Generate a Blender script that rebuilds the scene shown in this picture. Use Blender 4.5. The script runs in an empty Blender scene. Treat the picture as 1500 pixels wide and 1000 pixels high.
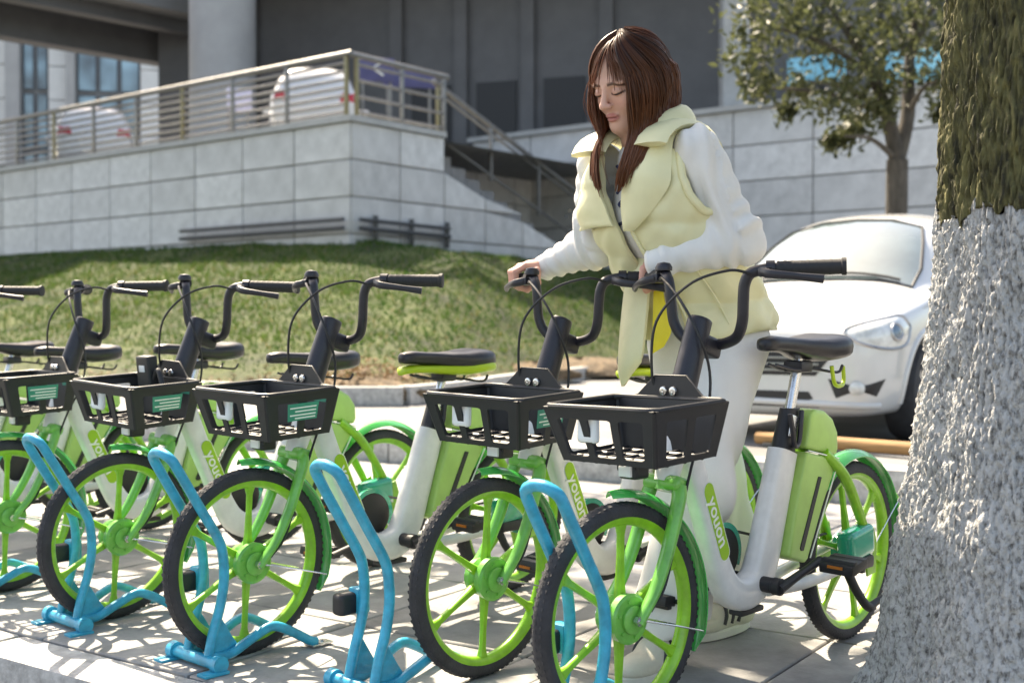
import bpy, bmesh, math, random
import numpy as np
from mathutils import Vector, Matrix, Quaternion
from mathutils.bvhtree import BVHTree

# ------------------------------------------------------------------ camera, sky, sun, exposure
scene = bpy.context.scene
COL = scene.collection
CAM_H, FPX = 0.877, 1750.0
cam_d = bpy.data.cameras.new('camera'); cam = bpy.data.objects.new('camera', cam_d); COL.objects.link(cam)
cam.location = (0, 0, CAM_H)
cam.rotation_euler = (math.radians(90) - math.atan(31 / FPX), 0, 0)
cam_d.sensor_width = 36; cam_d.lens = FPX / 1500 * 36
cam_d.clip_start = 0.05; cam_d.clip_end = 400
cam_d.dof.use_dof = True; cam_d.dof.focus_distance = 2.85; cam_d.dof.aperture_fstop = 3.5
scene.camera = cam
SUN_EL = math.radians(51); SUN_ROT = math.radians(-30)
world = bpy.data.worlds.new('World'); scene.world = world; world.use_nodes = True
wn = world.node_tree
sky = wn.nodes.new('ShaderNodeTexSky'); sky.sky_type = 'NISHITA'; sky.sun_disc = False
sky.sun_elevation = SUN_EL; sky.sun_rotation = SUN_ROT % (2 * math.pi); sky.air_density = 1.0; sky.dust_density = 2.5
bg = wn.nodes['Background']; bg.inputs['Strength'].default_value = 0.15
wn.links.new(sky.outputs[0], bg.inputs[0])
sun_d = bpy.data.lights.new('sun', 'SUN'); sun = bpy.data.objects.new('sun', sun_d); COL.objects.link(sun)
sun_d.energy = 5.0; sun_d.angle = math.radians(0.55); sun_d.color = (1.0, 0.95, 0.86)
to_sun = Vector((math.sin(SUN_ROT) * math.cos(SUN_EL), math.cos(SUN_ROT) * math.cos(SUN_EL), math.sin(SUN_EL)))
sun.rotation_euler = (-to_sun).to_track_quat('-Z', 'Y').to_euler(); sun.location = to_sun * 60
scene.render.engine = 'CYCLES'
vs = scene.view_settings
vs.view_transform = 'Standard'; vs.look = 'None'; vs.gamma = 1.0; vs.use_curve_mapping = False
vs.exposure = 1.54
vs.use_white_balance = True; vs.white_balance_temperature = 7900; vs.white_balance_tint = 10
rng = random.Random(7)
nrg = np.random.default_rng(5)

# ------------------------------------------------------------------ materials
def mat(name, col, rough=0.5, metal=0.0, var=0.0, vscale=8.0, bump=0.0, bscale=60.0, spec=0.5, coat=0.0, col2=None,
        attr=None, ramp=(0.32, 0.7), trans=0.0, emit=None, stretch=(1, 1, 1), detail=5.0, bdist=0.01, sss=0.0):
    m = bpy.data.materials.new(name); m.use_nodes = True
    nt = m.node_tree; b = nt.nodes['Principled BSDF']; L = nt.links
    b.inputs['Roughness'].default_value = rough; b.inputs['Metallic'].default_value = metal
    b.inputs['Specular IOR Level'].default_value = spec; b.inputs['Coat Weight'].default_value = coat
    b.inputs['Coat Roughness'].default_value = 0.08
    b.inputs['Base Color'].default_value = (*col, 1)
    tc = nt.nodes.new('ShaderNodeTexCoord'); mp = nt.nodes.new('ShaderNodeMapping')
    mp.inputs['Scale'].default_value = stretch; L.new(tc.outputs['Object'], mp.inputs[0])
    src = None
    if attr:
        a = nt.nodes.new('ShaderNodeAttribute'); a.attribute_name = attr; src = a.outputs['Color']
    if var > 0 or col2:
        n = nt.nodes.new('ShaderNodeTexNoise'); n.inputs['Scale'].default_value = vscale; n.inputs['Detail'].default_value = detail
        n.inputs['Roughness'].default_value = 0.62
        L.new(mp.outputs[0], n.inputs['Vector'])
        r = nt.nodes.new('ShaderNodeValToRGB'); r.color_ramp.elements[0].position = ramp[0]; r.color_ramp.elements[1].position = ramp[1]
        c2 = col2 if col2 else col
        r.color_ramp.elements[0].color = tuple(min(1, c * (1 - var)) for c in col) + (1,)
        r.color_ramp.elements[1].color = tuple(min(1, c * (1 + var)) for c in c2) + (1,)
        L.new(n.outputs['Fac'], r.inputs[0])
        if src is not None:
            mx = nt.nodes.new('ShaderNodeMix'); mx.data_type = 'RGBA'; mx.blend_type = 'MULTIPLY'; mx.inputs[0].default_value = 1.0
            L.new(src, mx.inputs[6]); L.new(r.outputs[0], mx.inputs[7]); src = mx.outputs[2]
        else:
            src = r.outputs[0]
        rr = nt.nodes.new('ShaderNodeMapRange'); rr.inputs[3].default_value = max(0.02, rough - 0.1); rr.inputs[4].default_value = min(1, rough + 0.12)
        L.new(n.outputs['Fac'], rr.inputs[0]); L.new(rr.outputs[0], b.inputs['Roughness'])
    if src is not None: L.new(src, b.inputs['Base Color'])
    if bump > 0:
        n2 = nt.nodes.new('ShaderNodeTexNoise'); n2.inputs['Scale'].default_value = bscale; n2.inputs['Detail'].default_value = 6
        L.new(mp.outputs[0], n2.inputs['Vector'])
        bp = nt.nodes.new('ShaderNodeBump'); bp.inputs['Strength'].default_value = bump; bp.inputs['Distance'].default_value = bdist
        L.new(n2.outputs['Fac'], bp.inputs['Height']); L.new(bp.outputs[0], b.inputs['Normal'])
    if trans > 0:
        t = nt.nodes.new('ShaderNodeBsdfTranslucent'); ms = nt.nodes.new('ShaderNodeMixShader'); ms.inputs[0].default_value = trans
        if src is not None: L.new(src, t.inputs['Color'])
        else: t.inputs['Color'].default_value = (*col, 1)
        out = nt.nodes['Material Output']
        L.new(b.outputs[0], ms.inputs[1]); L.new(t.outputs[0], ms.inputs[2]); L.new(ms.outputs[0], out.inputs[0])
    if sss > 0:
        b.inputs['Subsurface Weight'].default_value = sss; b.inputs['Subsurface Radius'].default_value = (0.012, 0.005, 0.003); b.inputs['Subsurface Scale'].default_value = 1.0
    return m

M = {}
M['rim'] = mat('rim_lime', (0.205, 0.47, 0.02), 0.34, var=0.22, vscale=22, coat=0.3, bump=0.05, bscale=200)
M['fork'] = mat('fork_green', (0.13, 0.42, 0.065), 0.32, var=0.2, vscale=20, coat=0.35)
M['guard'] = mat('mudguard_green', (0.035, 0.40, 0.075), 0.22, var=0.15, vscale=9, coat=0.5)
M['lime'] = mat('battery_lime', (0.36, 0.57, 0.15), 0.38, var=0.1, vscale=10, bump=0.04, bscale=300)
M['teal'] = mat('teal_cover', (0.0, 0.30, 0.19), 0.15, var=0.1, coat=0.6)
M['white'] = mat('frame_white', (0.68, 0.68, 0.67), 0.33, var=0.10, vscale=16, coat=0.3)
M['black'] = mat('black_plastic', (0.014, 0.014, 0.017), 0.5, var=0.25, vscale=20, bump=0.08, bscale=400)
M['bar'] = mat('bar_black', (0.017, 0.016, 0.023), 0.42, var=0.2, vscale=25)
M['tyre'] = mat('tyre_rubber', (0.032, 0.032, 0.036), 0.8, var=0.35, vscale=18, bump=0.3, bscale=160)
M['grip'] = mat('grip_rubber', (0.02, 0.02, 0.022), 0.65, bump=0.2, bscale=500, bdist=0.002)
M['leather'] = mat('saddle_vinyl', (0.015, 0.0145, 0.019), 0.36, var=0.25, vscale=14, bump=0.12, bscale=90, bdist=0.004)
M['chrome'] = mat('steel', (0.62, 0.62, 0.64), 0.25, metal=1.0, var=0.1, vscale=30)
M['lens'] = mat('lens_clear', (0.72, 0.74, 0.75), 0.12, var=0.05, coat=0.6)
M['orange'] = mat('amber_reflector', (0.42, 0.12, 0.01), 0.3)
M['decal'] = mat('decal_lime', (0.29, 0.52, 0.02), 0.45, var=0.08)
M['letter'] = mat('letter_white', (0.78, 0.80, 0.74), 0.5)
M['sticker'] = mat('sticker_teal', (0.02, 0.24, 0.16), 0.4, var=0.15)
M['blue'] = mat('rack_blue', (0.0, 0.325, 0.50), 0.42, var=0.25, vscale=26, coat=0.25, bump=0.05, bscale=120)
M['cable'] = mat('cable_black', (0.015, 0.015, 0.017), 0.4)
M['saddlegreen'] = mat('saddle_lime', (0.36, 0.50, 0.015), 0.4)

# ------------------------------------------------------------------ mesh helpers
def V(*a): return np.array(a, float)
def spline(pts, n=8):
    P = [np.array(p, float) for p in pts]
    P = [2 * P[0] - P[1]] + P + [2 * P[-1] - P[-2]]
    out = []
    for i in range(1, len(P) - 2):
        for k in range(n):
            t = k / n; a, b, c, d = P[i - 1], P[i], P[i + 1], P[i + 2]
            out.append(0.5 * (2 * b + (c - a) * t + (2 * a - 5 * b + 4 * c - d) * t * t + (3 * b - a - 3 * c + d) * t ** 3))
    out.append(P[-2]); return np.array(out)

class MB:
    def __init__(s): s.v = []; s.f = []; s.mi = []; s.cur = 0; s.n = 0
    def add(s, verts, faces):
        o = s.n; s.v.extend([tuple(map(float, p)) for p in verts]); s.n += len(verts)
        for f in faces: s.f.append(tuple(i + o for i in f)); s.mi.append(s.cur)
        return s
    def tube(s, path, rad, n=10, caps=True, closed=False, rb=None, up=None):
        P = np.array(path, float); N = len(P)
        if np.isscalar(rad): rad = [rad] * N
        else: rad = np.interp(np.linspace(0, 1, N), np.linspace(0, 1, len(rad)), rad)
        if rb is None: rb = rad
        elif np.isscalar(rb): rb = [rb] * N
        else: rb = np.interp(np.linspace(0, 1, N), np.linspace(0, 1, len(rb)), rb)
        T = np.gradient(P, axis=0) if not closed else (np.roll(P, -1, 0) - np.roll(P, 1, 0))
        T /= np.linalg.norm(T, axis=1)[:, None] + 1e-12
        u = np.array(up, float) if up is not None else (V(0, 1, 0) if abs(T[0][1]) < 0.8 else V(0, 0, 1))
        vs_ = []; a = np.linspace(0, 2 * math.pi, n, endpoint=False)
        for i in range(N):
            u = u - T[i] * (u @ T[i]); u /= np.linalg.norm(u); w = np.cross(T[i], u)
            for t in a: vs_.append(P[i] + u * (rad[i] * math.cos(t)) + w * (rb[i] * math.sin(t)))
        fs = []
        for i in range(N if closed else N - 1):
            j = (i + 1) % N
            for k in range(n):
                l = (k + 1) % n; fs.append((i * n + k, i * n + l, j * n + l, j * n + k))
        if caps and not closed:
            fs.append(tuple(range(n - 1, -1, -1))); fs.append(tuple((N - 1) * n + k for k in range(n)))
        return s.add(vs_, fs)
    def rings(s, R, caps=True, closed=False):
        n = len(R[0]); N = len(R); vs_ = [p for r in R for p in r]; fs = []
        for i in range(N if closed else N - 1):
            j = (i + 1) % N
            for k in range(n):
                l = (k + 1) % n; fs.append((i * n + k, i * n + l, j * n + l, j * n + k))
        if caps and not closed:
            fs.append(tuple(range(n - 1, -1, -1))); fs.append(tuple((N - 1) * n + k for k in range(n)))
        return s.add(vs_, fs)
    def lathe(s, prof, c=(0, 0, 0), n=32, closed=True, a0=0.0, a1=2 * math.pi):   # prof (r, y) about the y axis through c; closed profile
        full = abs(a1 - a0 - 2 * math.pi) < 1e-6
        A = np.linspace(a0, a1, n, endpoint=not full); m = len(prof); vs_ = []
        for t in A:
            for r, y in prof: vs_.append((c[0] + r * math.cos(t), c[1] + y, c[2] + r * math.sin(t)))
        fs = []
        for i in range(n if full else n - 1):
            j = (i + 1) % n
            for k in range(m if closed else m - 1):
                l = (k + 1) % m; fs.append((i * m + k, i * m + l, j * m + l, j * m + k))
        if not full and closed:
            fs.append(tuple(range(m))); fs.append(tuple((n - 1) * m + k for k in range(m - 1, -1, -1)))
        return s.add(vs_, fs)
    def box(s, c, size, R=None, bev=0.0, seg=2):
        bm = bmesh.new(); bmesh.ops.create_cube(bm, size=1.0)
        for v in bm.verts: v.co = Vector((v.co.x * size[0], v.co.y * size[1], v.co.z * size[2]))
        if bev > 0: bmesh.ops.bevel(bm, geom=bm.edges[:], offset=bev, segments=seg, affect='EDGES', profile=0.6)
        return s.bm(bm, c, R)
    def bm(s, bm, c=(0, 0, 0), R=None):
        c = Vector(c); bm.verts.index_update()
        vs_ = [((R @ v.co) if R is not None else v.co) + c for v in bm.verts]
        fs = [tuple(v.index for v in f.verts) for f in bm.faces]; bm.free()
        return s.add(vs_, fs)
    def prism(s, poly, y0, y1, bev=0.0, to3=None, seg=2):    # poly in (x,z), extruded along y
        bm = bmesh.new(); vsb = [bm.verts.new((p[0], y0, p[1])) for p in poly]; f = bm.faces.new(vsb)
        r = bmesh.ops.extrude_face_region(bm, geom=[f])
        bmesh.ops.translate(bm, vec=(0, y1 - y0, 0), verts=[g for g in r['geom'] if isinstance(g, bmesh.types.BMVert)])
        bmesh.ops.recalc_face_normals(bm, faces=bm.faces[:])
        if bev > 0: bmesh.ops.bevel(bm, geom=bm.edges[:], offset=bev, segments=seg, affect='EDGES', profile=0.6)
        if to3:
            for v in bm.verts: v.co = Vector(to3(v.co))
        return s.bm(bm)
    def mesh(s, name, mats, smooth=True, ang=38, recalc=False):
        me = bpy.data.meshes.new(name); me.from_pydata(s.v, [], s.f)
        for m in (mats if isinstance(mats, (list, tuple)) else [mats]): me.materials.append(m)
        if any(s.mi): me.polygons.foreach_set('material_index', s.mi)
        if recalc:
            b = bmesh.new(); b.from_mesh(me); bmesh.ops.recalc_face_normals(b, faces=b.faces[:]); b.to_mesh(me); b.free()
        me.validate()
        if smooth:
            me.shade_smooth(); me.set_sharp_from_angle(angle=math.radians(ang))
        me.update(); return me

def link(name, me, parent=None, mtx=None):
    o = bpy.data.objects.new(name, me); COL.objects.link(o)
    if parent is not None: o.parent = parent
    if mtx is not None: o.matrix_local = mtx
    return o
def tag(o, label, cat, group=None):
    o['label'] = label; o['category'] = cat
    if group: o['group'] = group
    return o
def thing(name, label, cat, loc=(0, 0, 0), rot=(0, 0, 0), group=None):
    o = bpy.data.objects.new(name, None); COL.objects.link(o); o.location = loc; o.rotation_euler = rot; o.empty_display_size = 0.1
    return tag(o, label, cat, group)
def struct(name, me, parent=None):
    o = link(name, me, parent)
    if parent is None: o['kind'] = 'structure'
    return o
def rotY(a): return Matrix.Rotation(a, 3, 'Y')
def text_mesh(s, size, mats, ext=0.0006):
    cu = bpy.data.curves.new('t', 'FONT'); cu.body = s; cu.size = size; cu.extrude = ext; cu.align_x = 'CENTER'; cu.align_y = 'CENTER'; cu.offset = 0.0007
    o = bpy.data.objects.new('t', cu); COL.objects.link(o)
    bpy.context.view_layer.update()
    me = bpy.data.meshes.new_from_object(o.evaluated_get(bpy.context.evaluated_depsgraph_get())); bpy.data.objects.remove(o)
    me.materials.clear(); me.materials.append(mats); return me
# ------------------------------------------------------------------ the street: axes along the kerb (U) and away from it (W)
UA = math.radians(-34.5)
U = V(math.cos(UA), math.sin(UA), 0); W = V(-math.sin(UA), math.cos(UA), 0)
ROTU = UA
def uw(u, w, z=0.0): return U * u + W * w + V(0, 0, z)
def to_uw(p): return p[0] * U[0] + p[1] * U[1], p[0] * W[0] + p[1] * W[1]
w_front = to_uw((-1.325, 3.09))[1]            # front edge of the pavement
w_back = to_uw((0.48, 6.50))[1]               # kerb step behind the bicycles
ROADZ = 0.165
M['asphalt'] = mat('asphalt', (0.075, 0.075, 0.078), 0.85, var=0.35, vscale=3, bump=0.5, bscale=90, col2=(0.10, 0.10, 0.10))
M['lot'] = mat('concrete_road', (0.20, 0.20, 0.20), 0.85, var=0.25, vscale=1.2, bump=0.3, bscale=60)
M['paver'] = [mat('paver_%d' % i, c, 0.75, var=0.3, vscale=4 + i, bump=0.35, bscale=70 + 10 * i, bdist=0.006, col2=tuple(x * 1.08 for x in c)) for i, c in
              enumerate([(0.26, 0.256, 0.25), (0.225, 0.222, 0.217), (0.285, 0.28, 0.272)])]
M['joint'] = mat('joint_grit', (0.11, 0.105, 0.10), 0.95, bump=0.4, bscale=120, var=0.3)
M['kerb'] = mat('kerb_granite', (0.40, 0.395, 0.385), 0.8, var=0.3, vscale=26, bump=0.35, bscale=90)
mb = MB(); mb.add([(-150, -120, -0.14), (150, -120, -0.14), (150, 200, -0.14), (-150, 200, -0.14)], [(0, 1, 2, 3)])
road = struct('road', mb.mesh('road', M['asphalt'], smooth=False))
# pavement bed with single slabs
def sheet(u0, u1, w0, w1, z, m, name):
    mb = MB(); mb.add([uw(u0, w0, z), uw(u1, w0, z), uw(u1, w1, z), uw(u0, w1, z)], [(0, 1, 2, 3)]); return mb.mesh(name, m, smooth=False)
mb = MB(); zs = -0.018
P = [uw(-14, w_front + 0.004, zs), uw(9, w_front + 0.004, zs), uw(9, w_back, zs), uw(-14, w_back, zs)]
Q = [p - V(0, 0, 0.2) for p in P]
mb.add(P + Q, [(0, 1, 2, 3), (0, 4, 5, 1), (1, 5, 6, 2), (2, 6, 7, 3), (3, 7, 4, 0)])
pavement = struct('pavement', mb.mesh('pavement', M['joint'], smooth=False))
TS = 0.60
slab_me = []
for i, m in enumerate(M['paver']):
    mb = MB(); mb.box((0, 0, -0.015), (TS - 0.008, TS - 0.008, 0.03), bev=0.004, seg=1); slab_me.append(mb.mesh('paving_slab', m))
def in_view(p, pad=0.6):
    d = p[1]; return d > 1.6 and abs(p[0]) < 0.43 * d + pad and (469 - (p[2] - CAM_H) / max(d, .1) * 1750) < 1250
kw = 0.16
k = 0; w = w_front + kw + 0.01
ROWS = int((w_back - w) // TS)
TSW = (w_back - 0.005 - w) / ROWS
for r in range(ROWS):
    for c in range(-22, 14):
        u = c * TS + 0.07; p = uw(u + TS / 2, w + TSW * (r + 0.5), 0)
        if not in_view(p): continue
        o = link('paving_slab', slab_me[rng.choice([0, 0, 1, 2])], pavement)
        o.location = (p[0], p[1], rng.uniform(-0.0015, 0.0015)); o.rotation_euler = (rng.uniform(-.002, .002), rng.uniform(-.002, .002), ROTU + (0 if rng.random() < .5 else math.pi))
        o.scale = (1, TSW / TS, 1)
# kerbs
def kerb_run(name, label, w0, wd, z0, z1, u0, u1, ln):
    t = thing(name, label, 'kerb', tuple(uw((u0 + u1) / 2, w0 + wd / 2, z0)))
    mb = MB(); mb.box((0, 0, (z1 - z0) / 2), (ln - 0.012, wd, z1 - z0), bev=0.012, seg=2); me = mb.mesh('kerb_stone', M['kerb'])
    n = int((u1 - u0) / ln)
    for i in range(n):
        p = uw(u0 + (i + .5) * ln, w0 + wd / 2, z0)
        if not in_view(p, 1.0): continue
        o = link('kerb_stone', me, t); o.location = Vector(p) - t.location + Vector((0, 0, rng.uniform(-.003, .003))); o.rotation_euler = (0, 0, ROTU + rng.uniform(-.004, .004))
    return t
kerb_run('kerb', 'low granite kerb along the edge of the paving, in front of the wheel racks', w_front, kw, -0.14, 0.003, -12, 9, 0.9)
kerb_run('kerb', 'raised granite kerb step behind the bicycles at the edge of the car park', w_back + 0.003, 0.2, -0.02, 0.172, -12, 9, 0.9)
mb = MB(); z = ROADZ
P = [uw(-40, w_back + 0.2, z), uw(40, w_back + 0.2, z), uw(40, w_back + 45, z), uw(-40, w_back + 45, z)]
mb.add(P, [(0, 1, 2, 3)]); struct('car_park', mb.mesh('car_park', M['lot'], smooth=False))

# ------------------------------------------------------------------ lawn
M['soil'] = mat('lawn_soil', (0.035, 0.055, 0.014), 0.95, var=0.5, vscale=1.6, bump=0.8, bscale=25, bdist=0.05, col2=(0.06, 0.075, 0.02))
M['dirt'] = mat('dry_leaves_soil', (0.13, 0.092, 0.055), 0.95, var=0.5, vscale=9, bump=0.9, bscale=18, bdist=0.05)
E1 = V(-1.35, 9.9)
n1 = V(0.57, 0.82); n2 = V(-0.92, 0.39)
def lawn_d(x, y):
    d1 = (x - E1[0]) * n1[0] + (y - E1[1]) * n1[1]; d2 = (x - E1[0] - .25) * n2[0] + (y - E1[1]) * n2[1]
    a, b = d1 / 6.2, d2 / 2.5
    h = np.clip(0.5 + 0.5 * (b - a) / 0.18, 0, 1); return b * (1 - h) + a * h - 0.18 * h * (1 - h)
def lawn_z(x, y):
    t = np.clip(lawn_d(x, y), 0, 1); s = t * (1 - 0.25 * (1 - t))
    n = 0.018 * np.sin(x * 1.7 + 0.6 * y) * np.sin(y * 1.1 - x * .4) + 0.02 * np.sin(4.3 * x + 1) * np.sin(3.7 * y)
    return ROADZ + 0.012 + 1.94 * s * (1 - .13 * np.clip((x + 2.7) / 1.8, 0, 1)) + n * np.clip(t * 6, 0, 1)
xs = np.arange(-18, 4.01, 0.2); ys = np.arange(9.2, 27, 0.2)
X, Y = np.meshgrid(xs, ys); Z = lawn_z(X, Y); D = lawn_d(X, Y)
mb = MB(); idx = -np.ones(X.shape, int); vv = []
ff = []
for j in range(X.shape[0] - 1):
    for i in range(X.shape[1] - 1):
        if max(D[j, i], D[j + 1, i], D[j, i + 1], D[j + 1, i + 1]) < 0.0: continue
        q = []
        for a, b in ((j, i), (j, i + 1), (j + 1, i + 1), (j + 1, i)):
            if idx[a, b] < 0: idx[a, b] = len(vv); vv.append((X[a, b], Y[a, b], Z[a, b] if D[a, b] >= 0 else ROADZ - 0.03))
            q.append(idx[a, b])
        ff.append(tuple(q))
mb.add(vv, ff); lawn = struct('lawn', mb.mesh('lawn', M['soil'], ang=80))
# grass blades
M['grass'] = mat('grass_blades', (1, 1, 1), 0.75, attr='col', trans=0.35, spec=0.2)
NB = 85000
gx = nrg.uniform(-12, 2.2, NB * 3); gy = nrg.uniform(9.6, 25, NB * 3)
gd = lawn_d(gx, gy)
ok = (gd > 0.10) & (gx > -0.47 * gy - 0.3) & (nrg.random(NB * 3) < np.clip((gd - 0.08) * 4, 0.05, 1)); gx, gy = gx[ok][:NB], gy[ok][:NB]; n = len(gx)
gz = lawn_z(gx, gy) - 0.01
patch = np.sin(gx * 1.3 + np.sin(gy * .9) * 2) * np.sin(gy * 1.6 + 1.3 * np.sin(gx * .7)) + 0.5 * np.sin(gx * 5.1 + gy * 3) * np.sin(gy * 6.3)
hh = nrg.uniform(0.03, 0.075, n) * (1 + 0.25 * patch); an = nrg.uniform(0, math.tau, n); wd = nrg.uniform(0.008, 0.016, n)
lean = nrg.normal(0, 0.03, (n, 2))
v0 = np.stack([gx - np.cos(an) * wd, gy - np.sin(an) * wd, gz], 1); v1 = np.stack([gx + np.cos(an) * wd, gy + np.sin(an) * wd, gz], 1)
v2 = np.stack([gx + lean[:, 0], gy + lean[:, 1], gz + hh], 1)
vt = np.stack([v0, v1, v2], 1).reshape(-1, 3)
me = bpy.data.meshes.new('grass'); me.from_pydata(vt, [], np.arange(3 * n).reshape(-1, 3))
f = np.clip(0.5 + 0.35 * patch + nrg.normal(0, 0.22, n), 0, 1)[:, None]
cc = (1 - f) * np.array([[0.026, 0.082, 0.014]]) + f * np.array([[0.09, 0.15, 0.03]])
dry = nrg.random(n) < 0.10; cc[dry] = (0.19, 0.165, 0.07)
ca = me.color_attributes.new('col', 'FLOAT_COLOR', 'POINT'); ca.data.foreach_set('color', np.repeat(np.c_[cc, np.ones(n)], 3, 0).astype(np.float32).ravel())
me.materials.append(M['grass']); g = link('grass', me); g['kind'] = 'stuff'; g['label'] = 'short patchy green grass on the sloping lawn'
# heap of dry leaves and soil along the lawn's lower corner
def mound(name, label, cat, pts, m, seed):
    r = np.random.default_rng(seed); mb = MB()
    for (x, y, rx, ry, h) in pts:
        R = []
        for i in range(9):
            a = i / 8 * math.pi / 2; R.append([(x + rx * math.cos(a) * math.cos(t) * (1 + .18 * math.sin(3 * t + i)), y + ry * math.cos(a) * math.sin(t) * (1 + .15 * math.sin(4 * t + x)),
                                                ROADZ - 0.02 + h * math.sin(a) * (1 + .15 * math.sin(5 * t + 2 * i)) + float(lawn_z(x, y) - ROADZ)) for t in np.linspace(0, math.tau, 28, endpoint=False)])
        mb.rings(R)
    return mb.mesh(name, m, ang=70)
for i_, (pt_m, lb) in enumerate([((-1.25, 10.25, .55, .35, .17), 'tan mound of dry leaves and earth at the lower corner of the lawn'), ((-.72, 10.75, .35, .3, .12), 'low tan leaf heap just behind the lawn corner'), ((-1.85, 10.5, .42, .32, .13), 'tan leaf heap beside the corner mound, along the lawn edging'),
                                ((0.9, 14.9, .9, .7, .18), 'broad brown earth heap far along the lawn edge beyond the woman'), ((.30, 13.5, .45, .4, .18), 'small brown earth heap at the lawn edge in front of the broad one')]):
    tag(link('leaf_mound', mound('leaf_mound', '', '', [pt_m], M['dirt'], i_)), lb, 'mound')
# dry leaves lying on the mounds and along the lawn edging
M['dryleaf'] = mat('dry_leaves', (1, 1, 1), 0.8, attr='col', trans=.2)
nl = 5200; lx = np.concatenate([nrg.normal(-1.3, .6, nl // 2), nrg.uniform(-5, 1.4, nl - nl // 2)]); ly = np.concatenate([nrg.normal(10.45, .3, nl // 2), np.zeros(nl - nl // 2)])
tt = lx[nl // 2:]; ly[nl // 2:] = np.where(tt < -1.3, 9.95 + (-1.3 - tt) * .66, 9.95 + (tt + 1.1) * 2.2) + np.abs(nrg.normal(.1, .35, len(tt)))
kp = lawn_d(lx, ly) > .005; lx, ly = lx[kp], ly[kp]; nl = len(lx); lz = lawn_z(lx, ly) + nrg.uniform(.02, .17, nl) * np.exp(-((lx + 1.3) / .8) ** 2) + .02
a_ = nrg.normal(0, 1, (nl, 3)); a_[:, 2] *= .4; a_ /= np.linalg.norm(a_, axis=1)[:, None]; b_ = np.cross(a_, nrg.normal(0, .3, (nl, 3)) + [0, 0, 1]); b_ /= np.linalg.norm(b_, axis=1)[:, None]
P_ = np.stack([lx, ly, lz], 1); sz = nrg.uniform(.018, .04, nl)[:, None]
vv_ = np.stack([P_ - a_ * sz, P_ + b_ * sz * .5, P_ + a_ * sz, P_ - b_ * sz * .5], 1).reshape(-1, 3)
me = bpy.data.meshes.new('fallen_leaves'); me.from_pydata(vv_, [], np.arange(4 * nl).reshape(-1, 4)); f = nrg.random(nl)[:, None]
cl_ = (1 - f) * np.array([[.10, .06, .03]]) + f * np.array([[.30, .20, .11]]); ca = me.color_attributes.new('col', 'FLOAT_COLOR', 'POINT'); ca.data.foreach_set('color', np.repeat(np.c_[cl_, np.ones(nl)], 4, 0).astype(np.float32).ravel())
me.materials.append(M['dryleaf']); g = link('fallen_leaves', me); g['kind'] = 'stuff'; g['label'] = 'brown fallen leaves scattered along the lower edge of the lawn'
# lawn edging kerb : runs round the corner of the lawn
t = thing('kerb', 'pale stone edging curving round the lower corner of the lawn', 'kerb', (E1[0], E1[1], ROADZ))
path = spline([(-7.5, 13.95, 0), (-4, 11.62, 0), (-2.2, 10.42, 0), (-1.3, 9.93, 0), (-.75, 10.3, 0), (-.05, 12.1, 0), (1.05, 14.75, 0), (2.25, 17.5, 0)], 40)
ln = np.r_[0, np.cumsum(np.linalg.norm(np.diff(path, axis=0), axis=1))]
mb = MB(); mb.box((0, 0, 0.08), (0.59, 0.13, 0.16), bev=0.012); kme = mb.mesh('kerb_stone', M['kerb'])
for i in range(int(ln[-1] / 0.6)):
    s = (i + .5) * 0.6; p = [np.interp(s, ln, path[:, c]) for c in range(2)]; q = [np.interp(s + .05, ln, path[:, c]) for c in range(2)]
    o = link('kerb_stone', kme, t); o.location = (p[0] - E1[0], p[1] - E1[1], rng.uniform(-.005, .005)); o.rotation_euler = (0, 0, math.atan2(q[1] - p[1], q[0] - p[0]))

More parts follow.
